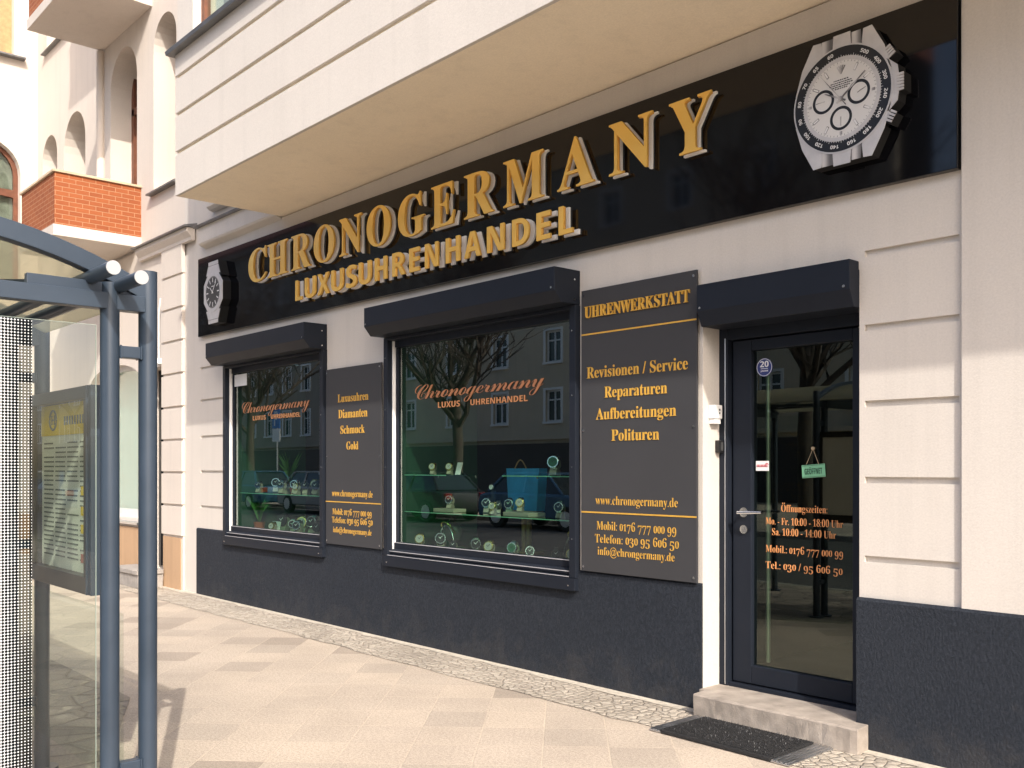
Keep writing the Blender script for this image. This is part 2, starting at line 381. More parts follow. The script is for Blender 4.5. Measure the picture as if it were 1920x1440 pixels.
# frieze and cornice left of the bay
MB().prism([(-.09, 4.09), (-.075, 4.07), (-.03, 4.055), (0, 4.04), (0, 4.27), (-.09, 4.27)], -10.72, -8.90).build('frieze', WALL, shop)
MB().prism([(-.13, 4.268), (-.135, 4.29), (0, 4.32), (0, 4.272)], -10.77, -8.90).build('flashing', ZINC, shop)
MB().prism([(-.05, 4.445), (-.085, 4.475), (-.085, 4.50), (0, 4.50), (0, 4.43)], -10.52, -8.90).build('cornice', WALL, shop)
# bay
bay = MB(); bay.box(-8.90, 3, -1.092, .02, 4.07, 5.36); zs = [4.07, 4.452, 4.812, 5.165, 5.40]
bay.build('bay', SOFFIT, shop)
bl = MB()
for k in range(4):
    a = zs[k] + (.034 if k else -.0005); bl.box(-8.903, 3, -1.12, -1.0915, a, zs[k + 1])
for k in range(4):
    pass
bl.build('bay_front', WALL, shop, bevel=.003)
MB().prism([(-1.19, 5.395), (-1.20, 5.43), (-1.0, 5.47), (-1.0, 5.40)], -8.96, 3).build('window_sill', ZINC, shop, bevel=.003)
bw = MB(); bw.box(-8.90, -8.55, -1.10, .02, 5.47, 8.3); bw.box(-8.55, 3, -1.10, .02, 7.4, 8.3)
for x in (-6.2, -3.8, -1.4, 1.): bw.box(x, x + .35, -1.10, -.6, 5.47, 7.4)
bw.build('bay_wall', WALL, shop)
for x0, x1 in ((-8.55, -6.2), (-5.85, -3.8), (-3.45, -1.4), (-1.05, 1.)):
    w = MB()
    for a, b in ((x0, x0 + .07), ((x0 + x1) / 2 - .04, (x0 + x1) / 2 + .04), (x1 - .07, x1)): w.box(a, b, -1.02, -.96, 5.56, 7.4)
    w.box(x0, x1, -1.02, -.96, 5.47, 5.56)
    wo = w.build('window', BROWNW, shop)
    MB().box(x0 + .07, x1 - .07, -.99, -.985, 5.56, 7.4).build('pane', GLASSC, wo)
    MB().box(x0, x1, -.8, -.78, 5.47, 7.4).build('curtain', simple('curtain', (.55, .5, .42), .9, var=.3, vscale=3), wo)

def shop_window(X0, X1):
    zt = 2.628; root = None
    fr = MB()
    gl, gr = X0 + .06, X1 - .06
    fr.prism([(X0, .728), (gl, .728), (gl, 2.602), (gr, 2.602), (gr, .728), (X1, .728), (X1, zt), (X0, zt)], -.05, .075, 'Y')   # guide rails under the box
    f = fr.build('shop_window', ANTH, shop, bevel=.003)
    s = MB()
    s.box(gl + .012, gl + .035, .03, .075, .845, 2.545); s.box(gr - .035, gr - .012, .03, .075, .845, 2.545)
    s.box(gl + .012, gr - .012, .012, .075, .775, .845); s.box(gl + .012, gr - .012, .02, .075, 2.545, zt - .002)
    s.build('sash', ANTH, f, bevel=.003)
    b = MB(); b.box(gl + .001, gl + .009, .0, .045, .742, 2.6); b.box(gr - .009, gr - .001, .0, .045, .742, 2.6); split(b, 'shutter_guide', WHITEP, f)  # white stands in for the sunlit inner faces of the rails
    b = MB(); b.box(gl + .012, gr - .012, .0085, .0115, .8405, .8465); b.box(gl, gr, -.0535, -.0525, .7345, .7395); b.box(gl, gr, -.0312, -.0302, .768, .774); split(b, 'ledge', simple('painted_ledge_glint', (.5, .5, .52), .4, .3), f)  # pale strips paint sun glints onto the sill ledges
    sl = MB(); sl.box(X0, X1, -.058, -.001, .640, .726)
    sl.prism([(-.052, .7265), (-.052, .738), (.01, .748), (.01, .7265)], gl, gr)
    sl.prism([(-.026, .749), (-.03, .772), (.011, .79), (.011, .749)], gl + .0, gr)
    sl.build('sill', ANTH, f, bevel=.003)
    MB().poly([(gl + .012, .050, .845), (gr - .012, .050, .845), (gr - .012, .050, 2.545), (gl + .012, .050, 2.545)]).build('pane', GLASS, f)
    bx = MB(); bx.prism([(-.0005, 2.868), (-.252, 2.868), (-.252, 2.706), (-.187, 2.63), (-.0005, 2.63)], X0 - .0, X1)
    bo = bx.build('shutter_box', ANTH, f, bevel=.004)
    sc = MB()
    for x in (X0 + .03, X1 - .03): sc.tube([(x, -.2535, 2.725), (x, -.258, 2.725)], .008, 10)
    for z in (2.80, 2.66): sc.tube([(X1, -.06, z), (X1 + .005, -.06, z)], .007, 10)
    for x in (X0 + .06, X1 - .06): sc.tube([(x, -.0585, .675), (x, -.062, .675)], .006, 10)
    for z in (1.0, 1.5, 2.0, 2.45):
        for x in (X0 + .03, X1 - .03): sc.tube([(x, -.0505, z), (x, -.054, z)], .0055, 8)
    split(sc, 'screw', STEEL, f)
    di = MB(); xa, xb = X0 + .02, X1 - .02
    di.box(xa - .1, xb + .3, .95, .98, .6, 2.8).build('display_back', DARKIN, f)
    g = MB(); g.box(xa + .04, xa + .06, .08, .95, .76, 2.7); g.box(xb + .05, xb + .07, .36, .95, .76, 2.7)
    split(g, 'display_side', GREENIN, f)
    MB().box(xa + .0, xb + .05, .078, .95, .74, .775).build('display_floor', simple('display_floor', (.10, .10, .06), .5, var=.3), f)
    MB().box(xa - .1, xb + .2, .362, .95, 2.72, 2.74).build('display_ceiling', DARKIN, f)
    return f
w1 = shop_window(*WX1); w2 = shop_window(*WX2)
def logo(f, a, zb, sc):
    x0, x1, l0, l1, u0, u1 = a
    m = MB(); text(m, 'Chronogermany', 'script', x0, x1, zb + .005, .115, .044, .0015, off=-.008, track=-.10, slope=.012)
    m.build('lettering', COPPER, f)
    m = MB(); text(m, 'LUXUS', 'sans', l0, l1, zb - .078, .048, .044, .0015); text(m, 'UHRENHANDEL', 'sans', u0, u1, zb - .076, .046, .044, .0015)
    m.build('lettering', simple('copper_film_bright', (.62, .29, .12), .4, .15), f)
logo(w2, (-6.664, -5.07, -6.343, -6.054, -5.918, -5.249), 2.07, 1); logo(w1, (-9.89, -8.43, -9.633, -9.342, -9.224, -8.611), 2.085, 1)

# door
door = MB(); fl = -3.612
door.box(fl, -3.548, .165, .30, .142, 2.56); door.box(-2.65, -2.586, .165, .30, .142, 2.56); door.box(-3.548, -2.65, .17, .30, 2.29, 2.56)
door.box(-3.548, -2.65, .172, .32, .118, .165)
dr = door.build('door', ANTH, shop, bevel=.003)
lf = MB(); L0, L1, gL, gR, gB, gT = -3.535, -2.66, -3.40, -2.735, .285, 2.215
lf.box(L0, gL, .20, .27, .172, 2.283); lf.box(gR, L1, .20, .27, .172, 2.283); lf.box(gL, gR, .20, .27, .172, gB); lf.box(gL, gR, .20, .27, gT, 2.283)
leaf = lf.build('door_leaf', ANTH, dr, bevel=.005)
MB().poly([(gL, .232, gB), (gR, .232, gB), (gR, .232, gT), (gL, .232, gT)]).build('pane', GLASSD, dr)
h = MB(); hx, hz = -3.45, 1.222
h.tube([(hx, .199, hz), (hx, .192, hz)], .030, 20); h.tube([(hx, .193, hz), (hx, .13, hz)], .010, 12); h.tube([(hx - .004, .134, hz), (hx + .05, .131, hz + .002), (hx + .165, .136, hz + .006)], [.0105, .0105, .009], 12)
h.build('handle', STEEL, dr, smooth=40)
lk = MB(); lk.tube([(hx + .0, .199, 1.117), (hx, .191, 1.117)], .027, 20); lk.box(hx - .007, hx + .007, .184, .192, 1.10, 1.134); lk.build('lock', STEEL, dr, smooth=40)
MB().tube([(-3.565, .163, .15), (-3.565, .163, 2.3)], .004, 8).build('seal', ALU, dr)
MB().tube([(-3.345, .30, .30), (-3.345, .30, 2.16)], .014, 12).build('pull_bar', simple('brushed_bar', (.45, .5, .38), .3, .8), dr, smooth=40)
bx = MB(); bx.prism([(-.0005, 2.604), (-.10, 2.604), (-.10, 2.445), (-.055, 2.355), (.16, 2.355), (.16, 2.56), (-.0005, 2.56)], -3.585, DX[1] - .002)
sb = bx.build('shutter_box', ANTH, shop, bevel=.004)
sc = MB()
for x in (-3.56, -2.62): sc.tube([(x, -.1005, 2.462), (x, -.106, 2.462)], .008, 10)
split(sc, 'screw', STEEL, sb)
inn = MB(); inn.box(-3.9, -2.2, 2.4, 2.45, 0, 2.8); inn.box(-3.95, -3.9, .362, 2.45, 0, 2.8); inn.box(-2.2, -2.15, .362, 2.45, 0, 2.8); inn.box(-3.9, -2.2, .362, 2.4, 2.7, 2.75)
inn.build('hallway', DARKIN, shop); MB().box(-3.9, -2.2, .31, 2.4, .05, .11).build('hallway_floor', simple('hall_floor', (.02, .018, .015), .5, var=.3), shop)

# ------------------------------------------------------------------ the long black sign
sign = thing('shop_sign', 'long gloss black fascia sign with gold letters CHRONOGERMANY LUXUSUHRENHANDEL', 'sign', (-6.4, 0, 3.0))
MB().prism([(-10.82, 3.022), (-2.047, 2.968), (-2.047, 3.853), (-10.82, 3.93)], -.05, -.0008, 'Y').build('board', GLOSSB, sign, bevel=.003)
def big(row, style, cap, z0, slope, front=-.112):
    for ch, a, b in row:
        zb = z0 + slope * (a + 9)
        w = (b - a) * .02
        p = MB(); text(p, ch, style, a - .004, b + .004, zb - .003, cap + .006, -.066, .0155)
        bk = p.build('letter_backing', ACRYL, None, bevel=0)
        m = MB(); text(m, ch, style, a, b, zb, cap, front, .012); gd = m.build('letter', GOLD, sign, bevel=.0015)
        st = MB(); cx = (a + b) / 2
        bk.parent = gd
        for v in bk.data.vertices: v.co -= Vector((-6.4, 0, 3.0))
        e = MB(); text(e, ch, style, a + .006, b - .006, zb + .004, cap - .008, front + .0125, .012)
        e.build('letter_side', simple('gold_side', (.75, .44, .11), .3, .4), gd)
big([('C', -9.427, -9.033), ('H', -9.005, -8.598), ('R', -8.514, -8.15), ('O', -8.083, -7.716), ('N', -7.625, -7.255), ('O', -7.172, -6.809), ('G', -6.694, -6.325), ('E', -6.23, -5.931), ('R', -5.807, -5.46), ('M', -5.346, -4.92), ('A', -4.775, -4.427), ('N', -4.29, -3.919), ('Y', -3.788, -3.468)], 'serif', .338, 3.437, -.0042)
big([('L', -8.411, -8.290), ('U', -8.23, -8.034), ('X', -7.996, -7.785), ('U', -7.748, -7.545), ('S', -7.492, -7.319), ('U', -7.285, -7.089), ('H', -7.028, -6.848), ('R', -6.763, -6.575), ('E', -6.517, -6.379), ('N', -6.3, -6.126), ('H', -6.024, -5.849), ('A', -5.791, -5.596), ('N', -5.519, -5.326), ('D', -5.235, -5.055), ('E', -4.975, -4.835), ('L', -4.75, -4.615)], 'sans', .198, 3.128, -.0045, -.124)

# ------------------------------------------------------------------ watch emblems on the sign
SILV = simple('brushed_silver_print', (.60, .58, .57), .5, .35, var=.12, vscale=14)
def print_shade():
    m, nt, b = new_mat('shaded_silver_print'); sp = nt.nodes.new('ShaderNodeSeparateXYZ'); nt.links.new(coord(nt), sp.inputs[0])
    f = math_n(nt, 'MULTIPLY_ADD', math_n(nt, 'SINE', math_n(nt, 'MULTIPLY', sp.outputs[0], 71.)), .5, .5)
    nt.links.new(ramp(nt, f, [(0., (.10, .095, .095)), (.5, (.27, .26, .26)), (1., (.55, .53, .52))]), b.inputs['Base Color']); b.inputs['Roughness'].default_value = .45; return m
SILVD = print_shade()
DIALW = simple('silver_dial', (.72, .70, .67), .45, .1, var=.05)
INKB = simple('black_print', (.008, .008, .009), .35)
INKW = simple('white_print', (.75, .74, .73), .5)
def disc(mb, cx, cz, r, y0, y1, n=56, r_in=None):
    if r_in is None: mb.prism([(cx + r * math.cos(6.283185 * k / n), cz + r * math.sin(6.283185 * k / n)) for k in range(n)], y0, y1, 'Y')
    else:
        P = [[mb.bm.verts.new((cx + q * math.cos(6.283185 * k / n), y, cz + q * math.sin(6.283185 * k / n))) for k in range(n)] for q, y in ((r, y0), (r, y1), (r_in, y1), (r_in, y0))]
        for k in range(n):
            for j in range(4): mb.face([P[j][k], P[j][(k + 1) % n], P[(j + 1) % 4][(k + 1) % n], P[(j + 1) % 4][k]])
    return mb
def bar(mb, cx, cz, ang, r0, r1, w0, w1, y0, y1):
    u = Vector((math.sin(ang), math.cos(ang))); n = Vector((u.y, -u.x)); c = Vector((cx, cz))
    pts = [c + u * r0 + n * w0, c + u * r1 + n * w1, c + u * r1 - n * w1, c + u * r0 - n * w0]
    mb.prism([tuple(p) for p in pts], y0, y1, 'Y'); return mb
def strap_part(mb, cx, zs, ws, y0, y1):
    for i in range(len(zs) - 1):
        mb.prism([(cx + ws[i][0], zs[i]), (cx + ws[i][1], zs[i]), (cx + ws[i + 1][1], zs[i + 1]), (cx + ws[i + 1][0], zs[i + 1])], y0, y1, 'Y')
    return mb
def chrono():
    cx, cz = -2.615, 3.447; yf = -.13
    t = thing('watch_emblem', 'large flat silver chronograph watch cutout with white dial at right end of black sign', 'watch cutout', (cx, -.05, cz))
    b = MB(); disc(b, cx, cz, .286, yf + .004, -.0505)
    for s in (1, -1): strap_part(b, cx, [cz + s * .20, cz + s * .335], [(-.235, .235), (-.165, .165)], yf + .004, -.0505)
    b.prism([(cx + .24, cz + .15), (cx + .307, cz + .092), (cx + .32, cz), (cx + .307, cz - .092), (cx + .24, cz - .15)], yf + .0042, -.0503, 'Y'); b.box(cx + .30, cx + .338, yf + .0045, -.0507, cz - .046, cz + .046)
    for s in (1, -1): bar(b, cx, cz, R(58 if s > 0 else 122), .26, .334, .029, .029, yf + .0044, -.0509)
    b.build('back_block', simple('matt_black_foam', (.006, .006, .006), .8), t)
    c = MB()
    for s in (1, -1):
        for q in (1, -1):
            pts = [(cx + q * .105, cz + s * .22), (cx + q * .232, cz + s * .15), (cx + q * .285, cz + s * .02), (cx + q * .165, cz + s * .335), (cx + q * .122, cz + s * .345)]
            pts = [(cx + q * .105, cz + s * .20), (cx + q * .275, cz + s * .085), (cx + q * .235, cz + s * .215), (cx + q * .168, cz + s * .338), (cx + q * .120, cz + s * .335)]
            c.prism(pts, yf, yf + .0035, 'Y')
    c.prism([(cx + .25, cz + .14), (cx + .305, cz + .09), (cx + .318, cz), (cx + .305, cz - .09), (cx + .25, cz - .14)], yf, yf + .0035, 'Y')
    split(c, 'case_lug', SILV, t, bevel=.001)
    br = MB()
    for s in (1, -1): strap_part(br, cx, [cz + s * .24, cz + s * .345], [(-.055, .055), (-.048, .048)], yf - .001, yf + .003)
    split(br, 'bracelet', SILV, t)
    br = MB()
    for s in (1, -1):
        for a, e in ((-.118, -.057), (.057, .118)): strap_part(br, cx, [cz + s * .23, cz + s * .335], [(a, e), (a * .98, e * .9)], yf - .0008, yf + .003)
    split(br, 'bracelet', SILVD, t)
    m = MB(); disc(m, cx, cz, .283, yf - .004, yf + .001, 72); m.build('bezel_rim', SILV, t)
    m = MB(); disc(m, cx, cz, .274, yf - .006, yf - .0042, 72); bz = m.build('bezel', INKB, t)
    m = MB()
    nums = ['60', '400', '300', '240', '200', '180', '160', '140', '120', '110', '100', '90', '80', '70', '65', '500']
    nums = ['500', '400', '300', '240', '200', '180', '160', '140', '120', '100', '90', '80', '70', '65', '60']
    for k, s_ in enumerate(nums):
        a = R(32 + k * 22.4)
        def put(X, Y, Z, a=a):
            x, z = X, Z + .247 - .011
            return (cx + x * math.cos(a) + z * math.sin(a), Y, cz - x * math.sin(a) + z * math.cos(a))
        text(m, s_, 'sans', -.0082 * len(s_), .0082 * len(s_), 0.003, .019, yf - .0072, .0008, place=put)
    for k in range(100):
        a = 6.2832 * k / 100; bar(m, cx, cz, a, .221, .2265 if k % 5 else .232, .0009, .0009, yf - .0072, yf - .006)
    m.build('bezel_scale', INKW, bz)
    m = MB(); disc(m, cx, cz, .221, yf - .0085, yf - .0065, 64, .200); m.build('dial_ring', SILV, t)
    m = MB(); disc(m, cx, cz, .2085, yf - .008, yf - .006, 64); dl = m.build('dial', DIALW, t)
    m = MB()
    for dx, dz in ((-.102, .010), (.100, .010), (.0, -.102)):
        disc(m, cx + dx, cz + dz, .063, yf - .0088, yf - .0082, 40, .048)
    for k in range(60): bar(m, cx, cz, 6.2832 * k / 60, .190, .198, .0008, .0008, yf - .0086, yf - .0082)
    for k, (w, z) in enumerate(((.042, .098), (.060, .086), (.066, .075), (.050, .064), (.036, .054))):
        x = -w
        while x < w:
            l = random.uniform(.006, .014); m.box(cx + x, cx + min(x + l, w), yf - .0086, yf - .0082, cz + z, cz + z + .0055); x += l + .003
    m.build('subdial_ring', INKB, dl)
    m = MB()
    for k in range(12):
        if k in (0, 3, 9, 6): continue
        bar(m, cx, cz, R(30 * k), .148, .188, .0072, .0072, yf - .0092, yf - .0082)
    for k in (3, 9, 6): bar(m, cx, cz, R(30 * k), .172, .190, .0072, .0072, yf - .0092, yf - .0082)
    split(m, 'hour_marker', SILVD, dl)
    m = MB()
    for k in range(12):
        if k in (0, 3, 9, 6): continue
        bar(m, cx, cz, R(30 * k), .152, .184, .0045, .0045, yf - .0097, yf - .0092)
    split(m, 'hour_marker_inlay', INKW, dl)
    m = MB()
    for k in range(5): bar(m, cx, cz + .132, R(-30 + 15 * k), .0, .046, .0035, .0025, yf - .0097 - .0001 * k, yf - .0082)
    m.build('emblem', SILVD, dl)
    m = MB(); bar(m, cx, cz, R(-62), -.03, .105, .005, .0035, yf - .0115, yf - .010); bar(m, cx, cz, R(52), -.03, .175, .005, .003, yf - .013, yf - .0117)
    bar(m, cx, cz, R(-38), -.05, .19, .0022, .0012, yf - .0145, yf - .0132); disc(m, cx, cz, .012, yf - .017, yf - .010, 20)
    bar(m, cx - .102, cz + .01, R(-90), -.008, .043, .0018, .001, yf - .0105, yf - .0085); bar(m, cx + .10, cz + .01, R(70), -.008, .043, .0018, .001, yf - .0105, yf - .0085); bar(m, cx, cz - .102, R(180), -.008, .043, .0018, .001, yf - .0105, yf - .0085)
    m.build('hands', SILVD, t)
    m = MB()
    for k in range(6): z = cz - .045 + k * .0155; m.box(cx + .302, cx + .338, yf - .004, yf + .004, z, z + .0115)
    m.box(cx + .29, cx + .304, yf - .002, yf + .0035, cz - .05, cz + .05); m.build('crown', SILV, t, bevel=.001)
    for s, a in ((1, 52), (-1, 128)):
        m = MB()
        bar(m, cx, cz, R(a + 6 * s), .275, .30, .022, .022, yf - .001, yf + .004)
        for k in range(4): q = -.03 + k * .0155; bar(m, cx + math.cos(R(a + 6 * s)) * q, cz - math.sin(R(a + 6 * s)) * q, R(a + 6 * s), .30, .334, .0055, .005, yf - .003, yf + .004)
        m.build('pusher', SILV, t)
chrono()
def dress():
    cx, cz, yf = -10.20, 3.452, -.15
    t = thing('watch_emblem', 'large flat octagonal silver watch cutout with black dial at left end of black sign', 'watch cutout', (cx, -.05, cz))
    B2 = simple('matt_black_foam', (.006, .006, .006), .8)
    oct_ = [(cx + .258 * math.cos(R(22.5 + 45 * k)) , cz + .262 * math.sin(R(22.5 + 45 * k))) for k in range(8)]
    b = MB(); b.prism(oct_, yf + .006, -.0505, 'Y')
    for s in (1, -1): strap_part(b, cx, [cz + s * .17, cz + s * .345], [(-.20, .20), (-.125, .125)], yf + .0062, -.0507)
    b.build('back_block', B2, t)
    c = MB(); c.prism(oct_, yf - .001, yf + .0055, 'Y')
    c.build('case', SILV, t, bevel=.003)
    c = MB()
    for s in (1, -1):
        strap_part(c, cx, [cz + s * .20, cz + s * .30], [(-.175, .175), (-.125, .125)], yf, yf + .0055)
        for a, e in ((-.122, -.062), (-.055, .055), (.062, .122)): strap_part(c, cx, [cz + s * .304, cz + s * .346], [(a, e), (a * .97, e * .97)], yf, yf + .0055)
    split(c, 'bracelet', SILV, t, bevel=.002)
    m = MB(); disc(m, cx, cz, .222, yf - .006, yf - .0015, 8 * 6, .178); m.build('bezel', SILV, t, bevel=.002)
    m = MB(); disc(m, cx, cz, .178, yf - .004, yf - .0015, 48); m.build('dial', INKB, t)
    m = MB()
    for k in range(12): bar(m, cx, cz, R(30 * k), .112, .160, .006, .006, yf - .0055, yf - .0042)
    for k in range(60): bar(m, cx, cz, 6.2832 * k / 60, .166, .173, .001, .001, yf - .0055, yf - .0042)
    m.box(cx - .03, cx + .03, yf - .0055, yf - .0042, cz + .062, cz + .071)
    split(m, 'hour_marker', INKW, t)
    m = MB(); bar(m, cx, cz, R(-50), -.02, .09, .006, .004, yf - .008, yf - .006); bar(m, cx, cz, R(40), -.02, .14, .005, .003, yf - .010, yf - .0082); disc(m, cx, cz, .011, yf - .011, yf - .006, 16); m.build('hands', INKW, t)
dress()

# ------------------------------------------------------------------ lettered wall panels
def panel(x0, x1, z0, z1, label, lines, rules):
    t = thing('sign_panel', label, 'sign', ((x0 + x1) / 2, 0, z0))
    MB().box(x0, x1, -.036, -.020, z0, z1).build('board', ANTHL, t, bevel=.0015)
    st = MB()
    for x in (x0 + .05, x1 - .05):
        for z in (z0 + .06, (z0 + z1) / 2, z1 - .06): st.box(x - .02, x + .02, -.0202, -.0008, z - .02, z + .02)
    split(st, 'standoff', BLACKM, t)
    for s, a, b, zb, cap, old, th in lines:
        m = MB(); text(m, s, 'serif', a, b, zb, cap, -.0362 - th, th, off=-.012 if cap <= .06 else -.004, old=old); m.build('lettering', GOLDP, t)
    for z in rules: MB().box(x0 + .001, x1 - .001, -.0385, -.0362, z - .005, z + .005).build('rule', GOLDP, t)
    for x in (x0 + .022, x1 - .022):
        for z in (z0 + .03, z0 + (z1 - z0) * .5, z1 - .035): m = MB(); m.tube([(x, -.0362, z), (x, -.041, z)], .0085, 12); split(m, 'screw', STEEL, t)
panel(-4.615, -3.632, .787, 2.715, 'tall anthracite panel headed UHRENWERKSTATT between big window and door', [
    ('UHRENWERKSTATT', -4.575, -3.683, 2.522, .078, False, .012), ('Revisionen / Service', -4.56, -3.70, 2.108, .076, False, .004), ('Reparaturen', -4.397, -3.863, 1.968, .074, False, .004),
    ('Aufbereitungen', -4.475, -3.791, 1.822, .075, False, .004), ('Polituren', -4.334, -3.928, 1.676, .075, False, .004), ('www.chronogermany.de', -4.48, -3.779, 1.248, .060, False, .002),
    ('Mobil: 0176 777 000 99', -4.47, -3.791, 1.077, .058, True, .002), ('Telefon: 030 95 606 50', -4.485, -3.77, .989, .058, True, .002), ('info@chrongermany.de', -4.46, -3.804, .907, .054, False, .002)], [2.41, 1.193])
panel(-7.985, -7.055, .776, 2.425, 'anthracite panel listing Luxusuhren, Diamanten, Schmuck and Gold between the two windows', [
    ('Luxusuhren', -7.768, -7.257, 2.105, .073, False, .003), ('Diamanten', -7.758, -7.274, 1.956, .078, False, .003), ('Schmuck', -7.721, -7.317, 1.81, .075, False, .003), ('Gold', -7.62, -7.422, 1.662, .073, False, .003),
    ('www.chronogermany.de', -7.872, -7.189, 1.228, .060, False, .002), ('Mobil: 0176 777 000 99', -7.862, -7.206, 1.056, .058, True, .002), ('Telefon: 030 95 606 50', -7.872, -7.189, .979, .058, True, .002), ('info@chronogermany.de', -7.853, -7.206, .889, .052, False, .002)], [1.176])

# ------------------------------------------------------------------ things on and by the door
dl = thing('door_lettering', 'orange opening hours and phone numbers lettered on the glass of the shop door', 'lettering', (-3.06, .23, .9))
dlm = simple('orange_film', (.70, .30, .11), .45, 0, var=.08)
for s, a, b, zb, cap, old in (('Öffnungszeiten:', -3.208, -2.905, 1.233, .043, False), ('Mo. - Fr. 10:00 - 18:00 Uhr', -3.316, -2.807, 1.154, .042, False), ('Sa. 10:00 - 14:00 Uhr', -3.271, -2.85, 1.09, .042, False), ('Mobil.: 0176 777 000 99', -3.316, -2.807, .985, .044, True), ('Tel.: 030 / 95 606 50', -3.316, -2.81, .886, .044, True)):
    m = MB(); text(m, s, 'serif', a, b, zb, cap, .2275, .0015, off=-.012, old=old); m.build('text_line', dlm, dl)
st = thing('sticker', 'round dark blue sticker with the number 20 on upper corner of door glass', 'sticker', (-3.33, .23, 2.11))
m = MB(); disc(m, -3.325, 2.108, .056, .2282, .2312, 40); m.build('disc', simple('blue_film', (.02, .035, .16), .4), st)
m = MB(); disc(m, -3.325, 2.108, .053, .2268, .2281, 40, .0505); text(m, '20', 'sans', -3.355, -3.295, 2.11, .036, .227, .001); m.box(-3.35, -3.30, .2268, .2281, 2.099, 2.102)
text(m, 'JAHRE', 'sans', -3.352, -3.298, 2.082, .009, .227, .001); m.build('print', INKW, st)
st = thing('sticker', 'small white rectangular sticker with red lettering on left edge of door glass', 'sticker', (-3.34, .23, 1.5))
MB().box(-3.385, -3.295, .2282, .2312, 1.478, 1.538).build('label', WHITEP, st)
m = MB(); x = -3.378
for k in range(8): m.box(x, x + .005, .2268, .2281, 1.502, 1.502 + random.choice((.014, .014, .02))); m.box(x, x + .008, .2268, .2281, 1.502, 1.5045); x += .0098
for k in range(7): a = R(60 - k * 25); m.box(-3.309 + .012 * math.sin(a), -3.305 + .012 * math.sin(a), .2268, .2281, 1.508 + .014 * math.cos(a), 1.512 + .014 * math.cos(a))
m.build('print', simple('red_print', (.5, .02, .04), .5), st)
og = thing('hanging_sign', 'small green GEÖFFNET board hanging by a cord inside the door glass', 'sign', (-2.99, .25, 1.47))
Y0 = .2275
def tilt(X, Y, Z):
    a = R(4); dx, dz = X + 2.99, Z - 1.478
    return (-2.99 + dx * math.cos(a) - dz * math.sin(a), Y, 1.478 + dx * math.sin(a) + dz * math.cos(a))
m = MB(); m.add([tilt(x, y, z) for x in (-3.066, -2.916) for y in (Y0 - .004, Y0) for z in (1.440, 1.516)], [(0, 1, 3, 2), (4, 6, 7, 5), (0, 4, 5, 1), (2, 3, 7, 6), (0, 2, 6, 4), (1, 5, 7, 3)])
m.build('board', simple('green_board', (.19, .46, .27), .5, var=.12, vscale=30), og, bevel=.001)
m = MB(); text(m, 'GEÖFFNET', 'sans', -3.048, -2.934, 1.460, .034, Y0 - .0056, .0012, place=tilt)
for a, b, c_, d_ in ((-3.062, -2.92, 1.444, 1.446), (-3.062, -2.92, 1.510, 1.512)): m.add([tilt(x, y, z) for x in (a, b) for y in (Y0 - .0056, Y0 - .0042) for z in (c_, d_)], [(0, 1, 3, 2), (4, 6, 7, 5), (0, 4, 5, 1), (2, 3, 7, 6), (0, 2, 6, 4), (1, 5, 7, 3)])
m.build('print', simple('dark_green_print', (.01, .05, .03), .5), og)
m = MB(); 
for x in (-3.035, -2.955): m.tube([(x, Y0 - .006, 1.513 + .004), (-2.993, Y0 - .006, 1.607)], .0014, 6)
m.tube([(-2.993, .2275, 1.610), (-2.993, .216, 1.610)], .009, 12); m.build('cord', simple('cord', (.35, .27, .17), .8), og)
ab = thing('alarm_box', 'small white plastic sensor box on the left door reveal', 'sensor box', (-3.6, .1, 1.8))
MB().box(-3.6125, -3.565, .055, .135, 1.80, 1.885).build('housing', WHITEP, ab, bevel=.004)
MB().box(-3.6125, -3.572, .062, .128, 1.768, 1.7995).build('base', WHITEP, ab, bevel=.003)
m = MB()
for z in (1.855, 1.835): m.tube([(-3.5645, .105, z), (-3.563, .105, z)], .006, 10)
split(m, 'led', BLACKM, ab)
mc = thing('door_contact', 'small black door contact on the edge of the door frame above the handle', 'door contact', (-3.6, .15, 1.6))
MB().box(-3.6125, -3.575, .122, .163, 1.59, 1.668).build('housing', BLACKM, mc, bevel=.004)
m = MB(); m.box(-3.576, -3.573, .13, .155, 1.603, 1.655); m.build('cover', simple('dark_grey_plastic', (.05, .05, .05), .3), mc)
ds = thing('doorstep', 'worn concrete doorstep in front of the shop door', 'doorstep', (-3.05, 0, 0))
m = MB(); n = 26
xs = [-3.572 + (3.572 - 2.515) * k / n for k in range(n + 1)]
ft = m.verts([(x, -.145 + random.uniform(-.003, .003), .138 + random.uniform(-.003, .001)) for x in xs]); fm = m.verts([(x, -.152 + random.uniform(-.003, .003), .128) for x in xs]); fb = m.verts([(x, -.152 + random.uniform(-.002, .004), 0) for x in xs]); bt = m.verts([(x, -.036, .141) for x in xs]); bb = m.verts([(x, -.036, 0) for x in xs])
for A, B in ((bt, ft), (ft, fm), (fm, fb), (bb, bt)):
    for k in range(n): m.face([A[k], A[k + 1], B[k + 1], B[k]])
m.face([bt[0], ft[0], fm[0], fb[0], bb[0]]); m.face([bt[-1], ft[-1], fm[-1], fb[-1], bb[-1]])
m.build('front_block', GRANITE, ds, bevel=.003)
MB().box(DX[0] + .001, DX[1] - .001, -.0365, .32, .0, .1405).build('tread', GRANITE, ds)
mt = thing('doormat', 'black ribbed entrance mat with aluminium edge strips set in front of the doorstep', 'doormat', (-3.1, -.39, 0))
MB().box(-3.462, -2.752, -.592, -.175, .0045, .026).build('mat', simple('black_mat', (.012, .012, .013), .7, var=.4, vscale=60, bscale=140, bstr=1., bdist=.01), mt, bevel=.004)
m = MB()
for k in range(46):
    x = -3.452 + k * .0154; m.box(x, x + .006, -.575, -.19, .0262, .031)
